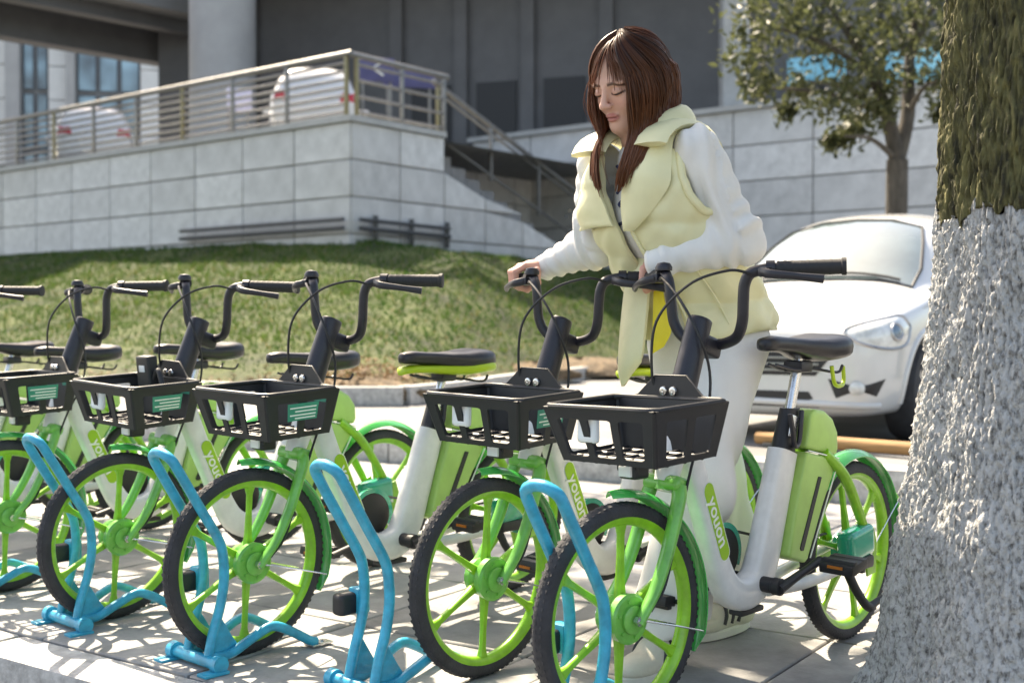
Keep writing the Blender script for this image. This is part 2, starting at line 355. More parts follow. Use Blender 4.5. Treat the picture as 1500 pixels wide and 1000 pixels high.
# ------------------------------------------------------------------ terrace walls of stone panels
M['stone'] = [mat('stone_panel_%d' % i, (c, c, c * 0.985), 0.7, var=0.15, vscale=2.5 + i, bump=0.12, bscale=40) for i, c in enumerate((0.52, 0.56, 0.49, 0.585))]
M['grout'] = mat('dark_grout', (0.24, 0.24, 0.24), 0.9, var=0.2)
M['stonecap'] = mat('stone_cap', (0.38, 0.38, 0.37), 0.7, var=0.12, vscale=5)
TOPZ = 3.86
C0 = V(-2.42, 18.0, 0); eL = V(-2223, 1750, 0) / math.hypot(2223, 1750); eR = V(1378, 1750, 0) / math.hypot(1378, 1750)
def stone_wall(name, label, p0, e, length, z0, courses, ch, pw, top=None, off=0.0, depth=0.5):
    """p0 start, e direction; outer normal = right-hand side turned to the viewer; panels as single pieces"""
    nrm = V(e[1], -e[0], 0)
    if nrm @ (V(0, 0, 0) - p0) < 0: nrm = -nrm
    t = thing(name, label, 'wall', tuple(p0 + V(0, 0, z0)))
    b = p0 + V(0, 0, z0)
    zt = z0 + courses * ch
    def topz(s): return zt if top is None else min(zt, top(s))
    S = np.linspace(0, length, 25)
    lo = [e * s - nrm * 0.03 for s in S]; hi = [e * s - nrm * 0.03 + V(0, 0, topz(s) - z0 - 0.004) for s in S]
    lo2 = [p - nrm * depth for p in lo]; hi2 = [p - nrm * depth for p in hi]
    mb = MB(); n = len(S); fs = []
    for i in range(n - 1): fs += [(i, i + 1, n + i + 1, n + i), (n + i, n + i + 1, 3 * n + i + 1, 3 * n + i), (2 * n + i + 1, 2 * n + i, 3 * n + i, 3 * n + i + 1)]
    fs += [(0, n, 3 * n, 2 * n), (n - 1, 3 * n - 1, 4 * n - 1, 2 * n - 1)]
    mb.add(lo + hi + lo2 + hi2, fs); link('wall_core', mb.mesh('wall_core', M['grout'], smooth=False, recalc=True), t)
    g = 0.012; cache = {}
    for r in range(courses):
        s = 0.0
        while s < length - 1e-3:
            a, c = max(s, 0) + g, min(s + pw, length) - g; s += pw
            if c - a < 0.05: continue
            zb, zc = z0 + r * ch + g, z0 + (r + 1) * ch - g
            za, zd = min(zc, topz(a) - g), min(zc, topz(c) - g)
            if za - zb < 0.03 and zd - zb < 0.03: continue
            key = (round(c - a, 3), round(za - zb, 3), round(zd - zb, 3), rng.randrange(4))
            if key not in cache:
                w_, h1, h2 = c - a, max(za - zb, .01), max(zd - zb, .01)
                mb = MB(); mb.prism([(0, 0), (w_, 0), (w_, h2), (0, h1)], -0.035, 0.0, bev=0.006, seg=1, to3=lambda q: tuple(e * q[0] - nrm * q[1] - nrm * 0.035 + V(0, 0, q[2])))
                cache[key] = mb.mesh('panel', M['stone'][key[3]], recalc=True)
            o = link('panel', cache[key], t); o.location = Vector(e * a + V(0, 0, zb - z0) + nrm * (0.02 + rng.uniform(-.002, .002)))
    return t, nrm
CH = 0.56
tw, nL = stone_wall('terrace_wall', 'long light stone terrace wall above the lawn, carrying the straight railing', C0, eL, 22.0, TOPZ - 4 * CH, 4, CH, 1.25)
def capstone(t, p0, e, nrm, length, z, wd=0.45, h=0.09, name='coping', over=.07):
    mb = MB(); R = lambda s, o_, zz: e * s + nrm * o_ + V(0, 0, zz)
    zz = z - t.location.z
    mb.add([R(-over, over, zz), R(length, over, zz), R(length, over - wd, zz), R(-over, over - wd, zz), R(-over, over, zz + h), R(length, over, zz + h), R(length, over - wd, zz + h), R(-over, over - wd, zz + h)],
           [(0, 1, 5, 4), (1, 2, 6, 5), (2, 3, 7, 6), (3, 0, 4, 7), (4, 5, 6, 7), (3, 2, 1, 0)])
    link(name, mb.mesh(name, M['stonecap'], smooth=False, recalc=True), t)
capstone(tw, C0, eL, nL, 22, TOPZ + 0.002)
lenR = 2.1
tr, nR = stone_wall('terrace_wall', 'short light stone return wall of the terrace at its corner beside the stairs', C0, eR, lenR, TOPZ - 4 * CH, 4, CH, 1.05)
capstone(tr, C0, eR, nR, lenR, TOPZ + 0.004, over=0.071)
K0 = C0 + eR * lenR
def flank_top(s): return 3.30 - 1.25 * s / 3.9
ts, _ = stone_wall('stair_wall', 'light stone wall with a sloping top along the outside stairs', K0, eR, 4.3, TOPZ - 4 * CH, 4, CH, 1.05, top=flank_top)
# low dark pipe and skirting along the wall foot
M['darkpipe'] = mat('dark_metal', (0.06, 0.06, 0.06), 0.5, var=0.3)
mb = MB()
pz = 2.26
for dz, r_ in ((0, .035), (0.13, .03)):
    mb.tube([C0 + nR * .14 + eR * .05 + V(0, 0, pz + dz), C0 + nR * .14 + eR * 2.1 + V(0, 0, pz + dz - .02)], r_, 8)
    mb.tube([C0 + nL * .14 + eL * .02 + V(0, 0, pz + dz), C0 + nL * .14 + eL * 4.0 + V(0, 0, pz + dz)], r_, 8)
for s in (.4, 1.2, 2.05): mb.box(tuple(C0 + nR * .12 + eR * s + V(0, 0, pz)), (.08, .08, .42), bev=.01)
tag(link('pipe_run', mb.mesh('pipe_run', M['darkpipe'])), 'pair of dark pipes along the foot of the terrace corner', 'pipe')
# terrace floor
mb = MB(); a = C0 - nL * .1 - nR * .1
mb.add([a + V(0, 0, TOPZ - .02), a + eL * 22 + V(0, 0, TOPZ - .02), a + eL * 22 + eR * 26 + V(0, 0, TOPZ - .02), a + eR * 26 + V(0, 0, TOPZ - .02)], [(0, 1, 2, 3)])
M['tfloor'] = mat('terrace_floor', (0.2, 0.2, 0.2), 0.8, var=0.2)
struct('terrace_floor', mb.mesh('terrace_floor', M['tfloor'], smooth=False, recalc=True))
# stairs behind the flank
M['stair'] = mat('stair_stone', (0.24, 0.24, 0.24), 0.8, var=0.2, vscale=4)
t = thing('stairs', 'flight of grey stone steps descending beside the terrace corner', 'stairs', tuple(K0 + V(0, 0, 2.0)))
n = 11; rise = (TOPZ - 2.05) / n; run = 4.3 / n
mb = MB(); R = Matrix(((eR[0], -eR[1] * -1 if False else -eR[1], 0), (eR[1], eR[0], 0), (0, 0, 1)))
mb.prism([(0, 0), (run, 0), (run, rise * 1), (0, rise * 1)], 0, 1.9, bev=.008, seg=1)
for i in range(n):
    h = TOPZ - 2.0 - (i + 0) * rise - 0.02
    mb = MB(); mb.box((run / 2, 1.0, h / 2), (run - .004, 1.8, h), bev=.01, seg=1)
    o = link('step', mb.mesh('step', M['stair']), t); o.location = Vector(eR * (run * i) - nR * 0.42); o.rotation_euler = (0, 0, math.atan2(eR[1], eR[0]))
# far side wall and the wall to the right
sbw, _ = stone_wall('stair_wall', 'shaded stone wall rising behind the outside stairs', K0 - nR * 2.45, eR, 9.0, TOPZ - 4 * CH, 4, CH, 1.25)
PR = V(4.25, 22.5, 0); eW = -eL
trw, nW = stone_wall('retaining_wall', 'light stone retaining wall behind the white car and the small tree', PR - eW * 6.5, eW, 17.0, ROADZ - .02, 7, .665, 1.6)
capstone(trw, PR - eW * 6.5, eW, nW, 17.0, ROADZ - .02 + 7 * .665 + .002, wd=1.2, h=.10, over=.10)

# ------------------------------------------------------------------ railings
M['rail'] = mat('rail_steel', (0.22, 0.215, 0.205), 0.42, metal=0.6, var=0.2, vscale=12)
M['railgold'] = mat('rail_post_bronze', (0.23, 0.20, 0.11), 0.42, metal=0.5, var=0.2, vscale=12)
def railing(label, p0, e, length, z0, h, npost, slope=0.0, nrail=6, fine=False):
    t = thing('railing', label, 'railing', tuple(p0 + V(0, 0, z0)))
    mb = MB(); mb.box((0, 0, h / 2), (.055, .055, h), bev=.008); pm = [mb.mesh('post', M['rail']), None]
    mb = MB(); mb.box((0, 0, h / 2), (.055, .055, h), bev=.008); pm[1] = mb.mesh('post', M['railgold'])
    for i in range(npost):
        s = length * i / (npost - 1); o = link('post', pm[i % 3 == 0], t); o.location = Vector(e * s + V(0, 0, slope * s)); o.rotation_euler = (0, 0, math.atan2(e[1], e[0]))
    mb = MB(); mb.tube([-e * .12 + V(0, 0, h + .02 - slope * .12), e * (length + .1) + V(0, 0, h + .02 + slope * (length + .1))], .045, 10); link('handrail', mb.mesh('handrail', M['rail']), t)
    for k in range(nrail):
        z = h * (0.1 + 0.78 * k / (nrail - 1)); mb = MB(); mb.tube([V(0, 0, z), e * length + V(0, 0, z + slope * length)], .024, 8); link('rail', mb.mesh('rail', M['rail']), t)
    return t
RH = 0.95
railing('long steel railing with six rails along the top of the terrace wall', C0 - nL * .12 - nR * .12 + eL * .1, eL, 18.9, TOPZ + .09, RH, 15, nrail=7)
railing('short steel railing along the terrace corner beside the stairs', C0 - nR * .12 - nL * .12 + eR * .12, eR, lenR - .1, TOPZ + .094, RH - .02, 3, nrail=4)
railing('sloping steel handrail with slim posts beside the stairs', K0 - nR * .35 + eR * .25, eR, 4.2, TOPZ - .02, RH, 4, slope=-.36, nrail=2)

# ------------------------------------------------------------------ building over the terrace
M['dark'] = mat('dark_cladding', (0.10, 0.10, 0.105), 0.6, var=0.15, vscale=2)
M['soffit'] = mat('soffit_grey', (0.20, 0.20, 0.20), 0.7, var=0.1, vscale=1.5)
M['colm'] = mat('column_render', (0.34, 0.34, 0.34), 0.65, var=0.08, vscale=2)
bt = thing('building', 'dark building with a deep canopy standing over the terrace', 'building', (0, 30, TOPZ))
B0 = Vector((0, 30, TOPZ))
def bpart(name, mb, m, smooth=False):
    o = link(name, mb.mesh(name, m, smooth=smooth, recalc=True), bt); o.location = -B0; return o
def slab(P, z0, z1):
    mb = MB(); n = len(P); mb.add([V(p[0], p[1], z0) for p in P] + [V(p[0], p[1], z1) for p in P], [tuple(range(n))[::-1], tuple(range(n, 2 * n))] + [(i, (i + 1) % n, n + (i + 1) % n, n + i) for i in range(n)]); return mb
def px(x, d): return V((x - 750) / 1750 * d, d, 0)
q0 = px(235, 29.8)
bw0 = px(234, 30.0); bw1 = px(1056, 25.5)
eB = (bw1 - bw0) / np.linalg.norm(bw1 - bw0); nB = V(eB[1], -eB[0], 0)
lenB = np.linalg.norm(bw1 - bw0)
bpart('back_wall', slab([bw0, bw1, bw1 - nB * .6, bw0 - nB * .6], TOPZ - .1, 8.99), M['dark'])
for s_, wd_ in ((2.6, .25), (6.4, .3), (8.0, .3), (9.6, .3), (11.4, .3)):
    a = bw0 + eB * s_ + nB * .003; bpart('pilaster', slab([a, a + eB * wd_, a + eB * wd_ + nB * .16, a + nB * .16], TOPZ - .1, 8.98), M['dark'])
for s_ in (6.9, 8.5, 10.1):
    a = bw0 + eB * s_ + nB * .003; o = bpart('door', slab([a, a + eB * .95, a + eB * .95 + nB * .05, a + nB * .05], TOPZ, TOPZ + 2.4), M['black'])
# dark end column and the beam over the gap
a = px(234, 29.5); bpart('end_column', slab([a, a + V(.78, 0.05, 0), a + V(.78, .85, 0), a + V(0, .8, 0)], TOPZ - .1, 8.5), M['dark'])
f0 = px(-60, 26.4); f1 = px(285, 30.6)
eF = (f1 - f0) / np.linalg.norm(f1 - f0); nF = V(eF[1], -eF[0], 0)
f00 = f0 - eF * 8
ZB = 7.3
bpart('beam', slab([f00, f1, f1 - nF * .5, f00 - nF * .5], ZB, ZB + 1.1), M['dark'])
# canopy soffit stepping out toward the street
for i, (o0, o1, zz, m) in enumerate(((0.0, 1.0, ZB + .75, M['soffit']), (1.0, 1.35, ZB + .5, M['dark']), (1.35, 2.0, ZB + .8, M['soffit']))):
    a0 = f00 + nF * o0; a1 = f1 + nF * o0 + eF * 2; b0 = f00 + nF * (o1 - .004); b1 = f1 + nF * (o1 - .004) + eF * 2
    bpart('soffit_panel', slab([a0, a1, b1, b0], zz, zz + .5), m)
a = bw0 - eB * 14; b = bw1 + eB * 1.0
bpart('canopy', slab([a - nB * 1, b - nB * 1, b + nB * 2.2, a + nB * 2.2], 9.0, 9.4), M['soffit'])
cc = px(328, 26.5)
mb = MB(); mb.lathe([(0, 0), (.72, 0), (.72, 5.1), (0, 5.1)], n=40, closed=False); R_ = Matrix.Rotation(math.pi / 2, 3, 'X')
mb.v = [tuple(R_ @ Vector(v) + Vector((cc[0], cc[1], TOPZ - .05))) for v in mb.v]
o = bpart('column', mb, M['colm'], True)
mb = MB(); mb.box((cc[0], cc[1], TOPZ + .15), (1.7, 1.7, .3), bev=.02); bpart('column_base', mb, M['colm'])
p = px(1074, 24.0); mb = MB(); mb.box((p[0], p[1], 6.4), (.52, .5, 5.1), bev=.02); bpart('pillar', mb, M['stonecap'])
M['sidegrey'] = mat('side_wall_grey', (0.17, 0.17, 0.17), 0.7, var=.15, vscale=1.5)
a = px(1090, 25.8); b = px(1620, 25.0); bpart('side_wall', slab([a, b, b + V(0, .6, 0), a + V(0, .6, 0)], TOPZ - .1, 9.2), M['sidegrey'])
for x_ in (1130, 1215, 1300, 1385):
    a = px(x_, 25.3); mb = MB(); mb.box((a[0], a[1], 6.4), (.35, .3, 5.0), bev=.02); bpart('pier', mb, M['dark'])
# pale office block seen through the gap
M['paleblock'] = mat('pale_cladding', (0.62, 0.62, 0.61), 0.6, var=0.06, vscale=2)
M['bluegl'] = mat('blue_glass', (0.04, 0.075, 0.115), 0.08, var=0.5, vscale=.9, col2=(0.16, 0.27, 0.34), spec=0.8, coat=.5, detail=1)
M['frame_dark'] = mat('window_frame_dark', (0.05, 0.06, 0.075), 0.4)
ot = thing('office_building', 'pale office block with tall blue windows behind the end of the terrace', 'building', tuple(px(110, 44)))
oz = Vector(px(110, 44))
def opart(name, mb, m, par=ot): o = link(name, mb.mesh(name, m, smooth=False, recalc=True), par); o.location = -oz if par is ot else (0, 0, 0); return o
wl = px(-60, 44); wr = px(250, 45.5)
eO = (wr - wl) / np.linalg.norm(wr - wl); nO = V(eO[1], -eO[0], 0); lO = np.linalg.norm(wr - wl)
opart('wall', slab([wl, wr, wr - nO * 4, wl - nO * 4], 0.2, 16), M['grout'])
def seg(x0, x1): return ((x0 + 60) / 310 * lO, (x1 + 60) / 310 * lO)
for x0, x1 in ((-60, 13), (72, 100), (207, 250)):
    s0, s1 = seg(x0, x1); nz = 12
    for j in range(nz):
        a = wl + eO * (s0 + .02); b = wl + eO * (s1 - .02); opart('cladding_panel', slab([a, b, b + nO * .25, a + nO * .25], .3 + j * 1.25, .3 + (j + 1) * 1.25 - .04), M['paleblock'])
for x0, x1, nn in ((33, 72, 2), (112, 207, 3)):
    s0, s1 = seg(x0, x1)
    for j in range(7):
        z0, z1 = .6 + j * 2.2, .6 + j * 2.2 + 2.1
        for q in range(nn):
            a = wl + eO * (s0 + (s1 - s0) * q / nn + .03); b = wl + eO * (s0 + (s1 - s0) * (q + 1) / nn - .03)
            wdw = opart('window', slab([a, b, b + nO * .05, a + nO * .05], z0, z1), M['frame_dark'])
            a2, b2 = a + eO * .06 + nO * .052, b - eO * .06 + nO * .052; opart('pane', slab([a2, b2, b2 + nO * .02, a2 + nO * .02], z0 + .07, z1 - .07), M['bluegl'], wdw)
for x0, x1 in ((13, 33), (100, 112)):
    s0, s1 = seg(x0, x1); a = wl + eO * s0; b = wl + eO * s1; opart('pier', slab([a, b, b + nO * .6, a + nO * .6], .3, 15.3), M['colm'])
# signs on the terrace
M['signblue'] = mat('sign_blue', (0.055, 0.055, 0.15), 0.5, var=0.15, vscale=6)
M['signcyan'] = mat('sign_cyan', (0.06, 0.42, 0.62), 0.5, var=0.35, vscale=4, col2=(0.25, 0.55, 0.66))
M['signpale'] = mat('sign_pale', (0.50, 0.49, 0.62), 0.5, var=0.08)
def sign(name, label, c, w_, h_, yaw, m, legs=True, art=None, z0=None):
    t = thing(name, label, 'sign', (c[0], c[1], z0 if z0 is not None else c[2] - h_ / 2), (0, 0, yaw))
    base = c[2] - t.location.z
    mb = MB(); mb.box((0, 0, base), (w_, .05, h_), bev=.01); link('board', mb.mesh('board', m), t)
    if legs:
        for s in (-1, 1):
            mb = MB(); mb.tube([(s * w_ * .4, .05, 0), (s * w_ * .4, .05, base + h_ / 2)], .025, 8); link('leg', mb.mesh('leg', M['rail']), t)
    if art: art(t, base)
    return t
def arrow(t, b):
    mb = MB(); mb.tube([(.11, -.03, b + .14), (-.09, -.03, b + .02), (.11, -.03, b - .10)], .02, 6, up=(0, 1, 0)); link('arrow_mark', mb.mesh('arrow_mark', M['letter']), t)
p = px(553, 21.2); sign('sign', 'dark blue sign with a white arrow on the terrace behind the corner railing', V(p[0], p[1], 5.30), .62, .42, .3, M['signblue'], art=arrow, z0=TOPZ)
p = px(600, 22.3); sign('sign', 'plain dark blue board on the terrace next to the arrow sign', V(p[0], p[1], 5.35), 1.0, .30, .3, M['signblue'], z0=TOPZ)
p = px(352, 22.6); sign('sign', 'pale lilac notice board behind the long railing in front of the round column', V(p[0], p[1], 5.02), .5, .42, .7, M['signpale'], z0=TOPZ)
p = px(1194, 23.4); sign('sign', 'bright cyan signboard seen through the small tree, above the stone wall', V(p[0], p[1], 5.77), 1.15, .52, -.55, M['signcyan'], z0=4.9)
p = px(1345, 22.0); sign('sign', 'tall blue banner board beside the painted trunk, above the stone wall', V(p[0], p[1], 5.45), 1.25, .78, -.6, M['signcyan'], z0=4.9)
# ------------------------------------------------------------------ the shared bicycle: x forward, y left, z up, origin on the ground under the front hub
WR = 0.245; RX = -1.02
BP = []      # (name, mesh, parent index or None, steered, flag)
def bp(name, me, par=None, st=False, flag=None): BP.append((name, me, par, st, flag)); return len(BP) - 1
def SE(path, inpl, lat, ex=3.2, n=20):
    """closed tube in the x-z plane with super-elliptic section"""
    P = np.array(path, float); N = len(P); T = np.gradient(P, axis=0); T /= np.linalg.norm(T, axis=1)[:, None]
    inpl = np.interp(np.linspace(0, 1, N), np.linspace(0, 1, len(inpl)), inpl); lat = np.interp(np.linspace(0, 1, N), np.linspace(0, 1, len(lat)), lat)
    R = []
    for i in range(N):
        nn = V(-T[i][1], 0, T[i][0]); c = V(P[i][0], 0, P[i][1]); r = []
        for a in np.linspace(0, math.tau, n, endpoint=False):
            ca, sa = math.cos(a), math.sin(a); x = math.copysign(abs(ca) ** (2 / ex), ca); y = math.copysign(abs(sa) ** (2 / ex), sa)
            r.append(c + nn * (inpl[i] / 2 * x) + V(0, 1, 0) * (lat[i] / 2 * y))
        R.append(r)
    return R
def make_wheel(front):
    c = (0 if front else RX, 0, WR)
    tr = 0.0205
    mb = MB(); prof = []
    for k in range(16):
        a = k / 16 * math.tau; prof.append((WR - tr + tr * math.cos(a) * (1.0 if math.cos(a) > 0 else 1.1), tr * 0.98 * math.sin(a)))
    mb.lathe(prof, c, 96)
    for i in range(84):                                    # tread blocks
        a = (i + .5) / 84 * math.tau
        for k, (o, dy) in enumerate(((0, 0.0), (.5, .0115), (.5, -.0115))):
            aa = a + o * math.tau / 84; rr = WR - (0.0005 if k == 0 else .0042)
            R = Matrix.Rotation(-aa, 3, 'Y') @ Matrix.Rotation(.5 * (k - 1) if k else .25, 3, 'X')
            mb.box((c[0] + rr * math.cos(aa), dy, c[2] + rr * math.sin(aa)), (.0018, .0065, .0075), R)
    tyre = mb.mesh('tyre', M['tyre'])
    mb = MB(); mb.lathe([(.2225, -.0165), (.2225, .0165), (.215, .0175), (.204, .0145), (.196, .008), (.194, 0), (.196, -.008), (.204, -.0145), (.215, -.0175)], c, 80)
    rim = mb.mesh('rim', M['rim'])
    mb = MB()
    for i in range(6):
        a = math.radians(92 + 60 * i) if front else math.radians(75 + 60 * i)
        d = V(math.cos(a), 0, math.sin(a)); t = V(-math.sin(a), 0, math.cos(a))
        R = []
        for s, w_, th, yo in ((.028, .026, .024, 0), (.07, .018, .018, 0), (.13, .015, .013, 0), (.175, .017, .013, 0), (.199, .032, .016, 0)):
            q = np.array(c) + d * s; R.append([q + t * (w_ / 2 * x) + V(0, th / 2 * y, 0) for x, y in ((-.7, -1), (.7, -1), (1, -.4), (1, .4), (.7, 1), (-.7, 1), (-1, .4), (-1, -.4))])
        mb.rings(R)
    spokes = mb.mesh('spokes', M['rim'], ang=50)
    mb = MB(); w_ = .036
    mb.lathe([(0, -w_), (.03, -w_), (.043, -w_ + .006), (.046, -.012), (.040, 0), (.052, .014), (.054, w_ - .004), (.048, w_), (0, w_)], c, 40, closed=False)
    mb.lathe([(.0, w_ + .0), (.03, w_), (.03, w_ + .007), (.024, w_ + .010), (0, w_ + .010)], c, 28, closed=False)
    for k in range(6): a = k / 6 * math.tau + .3; mb.lathe([(0, w_ + .0), (.0042, w_), (.0042, w_ + .004), (0, w_ + .004)], (c[0] + .039 * math.cos(a), 0, c[2] + .039 * math.sin(a)), 6, closed=False)
    hub = mb.mesh('hub', M['fork'] if front else M['teal'], ang=30)
    mb = MB(); mb.lathe([(0, -.064), (.006, -.064), (.006, .064), (0, .064)], c, 12, closed=False)
    for s in (-1, 1): mb.lathe([(0, s * .052), (.0115, s * .052), (.0115, s * .062), (0, s * .062)], c, 6, closed=False)
    axle = mb.mesh('axle', M['chrome'], recalc=True)
    return tyre, rim, spokes, hub, axle
for front in (True, False):
    ty, ri, sp, hu, ax = make_wheel(front)
    i = bp('front_wheel' if front else 'rear_wheel', ri, None, front)
    bp('tyre', ty, i); bp('spokes', sp, i); bp('hub', hu, i); bp('axle', ax, i)
# frame: low white U
path = spline([(-.205, .665), (-.228, .60), (-.268, .505), (-.318, .40), (-.365, .30), (-.405, .243), (-.462, .218), (-.528, .232), (-.565, .285), (-.592, .36), (-.625, .455), (-.655, .548)], 7)
mb = MB(); mb.rings(SE(path, [.070, .064, .063, .064, .068, .074, .082, .092, .098, .096, .090, .086], [.056, .052, .05, .05, .052, .06, .066, .066, .064, .062, .06, .06], 3.0, 24))
ifr = bp('frame', mb.mesh('frame', M['white'], ang=50))
# chain stays / rear triangle
for s in (-1, 1):
    mb = MB(); mb.tube(spline([(-.54, s * .03, .222), (-.68, s * .047, .215), (-.85, s * .06, .226), (RX, s * .06, .245)], 6), [.019, .015, .012], 10); bp('chain_stay', mb.mesh('chain_stay', M['white']))
    mb = MB(); mb.tube(spline([(-.80, s * .036, .535), (-.88, s * .055, .468), (-.96, s * .06, .36), (RX, s * .06, .268)], 6), [.016, .0145, .012], 10); bp('seat_stay', mb.mesh('seat_stay', M['rim']))
    mb = MB(); mb.prism([(RX - .028, .19), (RX + .02, .185), (RX + .034, .24), (RX + .03, .30), (RX - .012, .315), (RX - .03, .27)], s * .064, s * .07, bev=.0015, seg=1); bp('dropout', mb.mesh('dropout', M['rim'], recalc=True))
mb = MB(); mb.box((-.50, 0, .172), (.10, .04, .014), bev=.005); bp('frame_pad', mb.mesh('frame_pad', M['black']), ifr)
# decals with lettering, both sides of the down tube
cx, cz, ln_ = -.322, .412, .205
ang = math.atan2(.30 - .505, -.365 + .268)          # down the tube
dirv = V(math.cos(ang), 0, math.sin(ang))
for s in (1, -1):
    def capsule(L_, h, n=8):
        r = h / 2; P = []
        for k in range(n + 1): a = -math.pi / 2 + math.pi * k / n; P.append((L_ / 2 - r + r * math.cos(a), r * math.sin(a)))
        for k in range(n + 1): a = math.pi / 2 + math.pi * k / n; P.append((-L_ / 2 + r + r * math.cos(a), r * math.sin(a)))
        return P
    side = V(0, 1, 0); vv_ = V(-dirv[2], 0, dirv[0])
    f3 = lambda q: tuple(V(cx, 0, cz) + dirv * q[0] + vv_ * q[2] + side * q[1])
    mb = MB(); mb.prism(capsule(ln_, .036), s * .0235, s * .0262, to3=f3); i = bp('decal', mb.mesh('decal', M['decal'], recalc=True))
    tm = text_mesh('youon', .052, M['letter'])
    sx = 1.0
    for v in tm.vertices:
        x, y, z = v.co
        if s > 0: q = V(cx, 0, cz) + dirv * x + vv_ * (-y) * 0.92 + side * (.0268 + z)
        else: q = V(cx, 0, cz) + dirv * x + vv_ * y * 0.92 + side * (-.0268 - z)
        v.co = q
    bp('lettering', tm, i)
    mb = MB(); C_ = capsule(ln_ + .004, .040); mb.tube([f3((p_[0], s * .0255, p_[1])) for p_ in C_], .0009, 5, closed=True); bp('outline', mb.mesh('outline', M['letter']), i)
# head: dark column, crown cover
mb = MB(); mb.tube(spline([(-.200, 0, .665), (-.213, 0, .72), (-.243, 0, .80), (-.272, 0, .872), (-.2745, 0, .878)], 5), [.0285, .029, .0295, .0285, .028, .022], 24, rb=[.032, .032, .031, .030, .0295, .023]); bp('steering_column', mb.mesh('steering_column', M['bar'], ang=50), None, True)
mb = MB(); mb.tube([(-.150, 0, .518), (-.166, 0, .56), (-.205, 0, .675)], [.027, .03, .03], 20); bp('head_tube', mb.mesh('head_tube', M['white']))
# fork
mb = MB()
for s in (-1, 1):
    mb.tube(spline([(-.151, s * .040, .512), (-.146, s * .044, .497), (-.137, s * .047, .472), (-.100, s * .05, .38), (-.058, s * .053, .305), (-.02, s * .055, .262), (0, s * .055, .238)], 6), [.018, .0185, .0175, .0165, .015, .0135], 12, rb=[.015, .0145, .0135, .012, .011, .0105])
mb.box((-.151, 0, .517), (.046, .105, .034), Matrix.Rotation(-.33, 3, 'Y'), bev=.014, seg=3); mb.tube([(-.146, 0, .50), (-.162, 0, .548)], [.024, .026], 16)
ifk = bp('fork', mb.mesh('fork', M['fork'], ang=50), None, True)
# mudguards
def guard(c, r, a0, a1, wd, dep, n=40):
    mb = MB(); A = np.linspace(math.radians(a0), math.radians(a1), n); R = []
    m = 9
    for k, a in enumerate(A):
        e = min(1, .35 + min(k, n - 1 - k) * .22); out = []; inn = []
        for j in range(m):
            t = -1 + 2 * j / (m - 1); y = wd / 2 * t * e; rr = r + dep * (1 - t * t) - dep
            out.append(V(c[0] + rr * math.cos(a), y, c[2] + rr * math.sin(a))); inn.append(V(c[0] + (rr - .0025) * math.cos(a), y * .97, c[2] + (rr - .0025) * math.sin(a)))
        R.append(out + inn[::-1])
    mb.rings(R); return mb
img = bp('front_mudguard', guard((0, 0, WR), .272, 84, 206, .060, .014).mesh('front_mudguard', M['guard'], ang=50, recalc=True), None, True)
mb = MB()
for s in (-1, 1): mb.tube([(0, s * .061, .247), (-.12, s * .055, .215), (-.243, s * .027, .178)], .0022, 6)
bp('mudguard_stay', mb.mesh('mudguard_stay', M['chrome']), img)
irg = bp('rear_mudguard', guard((RX, 0, WR), .278, 38, 186, .066, .017, 50).mesh('rear_mudguard', M['guard'], ang=50, recalc=True))
mb = MB()
for s in (-1, 1): mb.tube([(RX, s * .066, .247), (RX - .15, s * .05, .33), (RX - .248, s * .03, .362)], .0022, 6)
bp('mudguard_stay', mb.mesh('mudguard_stay', M['chrome']), irg)
mb = MB(); mb.box((RX - .281, 0, .345), (.012, .05, .055), bev=.005); bp('rear_reflector', mb.mesh('rear_reflector', M['lime']), irg)
# battery with slot handle, hump above
mb = MB(); mb.prism([(-.703, .545), (-.652, .40), (-.622, .292), (-.632, .284), (-.705, .262), (-.718, .27), (-.790, .40), (-.862, .505), (-.858, .515)], -.045, .045, bev=.009, seg=3)
ib = bp('battery', mb.mesh('battery', M['lime'], recalc=True))
for s in (-1, 1):
    mb = MB(); mb.prism([(-.775, .475), (-.758, .478), (-.672, .305), (-.676, .298), (-.690, .296)], s * .0445, s * .0475, bev=.0012, seg=1); bp('handle', mb.mesh('handle', M['black'], recalc=True), ib)
mb = MB(); mb.prism([(-.705, .553), (-.862, .522), (-.872, .54), (-.868, .585), (-.84, .622), (-.795, .645), (-.745, .652), (-.728, .64)], -.042, .042, bev=.012, seg=3); bp('battery_cover', mb.mesh('battery_cover', M['lime'], recalc=True))
mb = MB(); mb.tube([(-.70, .0478, .549), (-.862, .0478, .516)], .002, 6); mb.tube([(-.862, .0478, .512), (-.722, .0478, .274)], .002, 6); bp('piping', mb.mesh('piping', M['letter']), ib)
# seat clamp, post, saddle
mb = MB(); R = []
for z, w_ in ((.54, .036), (.575, .034), (.63, .031), (.655, .029)):
    x = -.655 - (z - .548) * .30; R.append([V(x + w_ * math.cos(a), w_ * .82 * math.sin(a), z) for a in np.linspace(0, math.tau, 20, endpoint=False)])
mb.rings(R); ic = bp('seat_clamp', mb.mesh('seat_clamp', M['black'], ang=50))
mb = MB(); mb.tube(spline([(-.625, .036, .645), (-.632, .041, .60), (-.645, .04, .565), (-.672, .036, .572), (-.68, .036, .62), (-.69, .032, .65)], 6), .0065, 8); bp('clamp_lever', mb.mesh('clamp_lever', M['bar']), ic)
mb = MB(); mb.box((-.655, .029, .612), (.03, .006, .055), Matrix.Rotation(-.25, 3, 'Y'), bev=.002); bp('clamp_window', mb.mesh('clamp_window', M['chrome']), ic)
ist = len(BP)
mb = MB(); mb.tube([(-.662, 0, .57), (-.712, 0, .735)], .0135, 16); bp('seat_post', mb.mesh('seat_post', M['chrome']), None, False, 'seat')
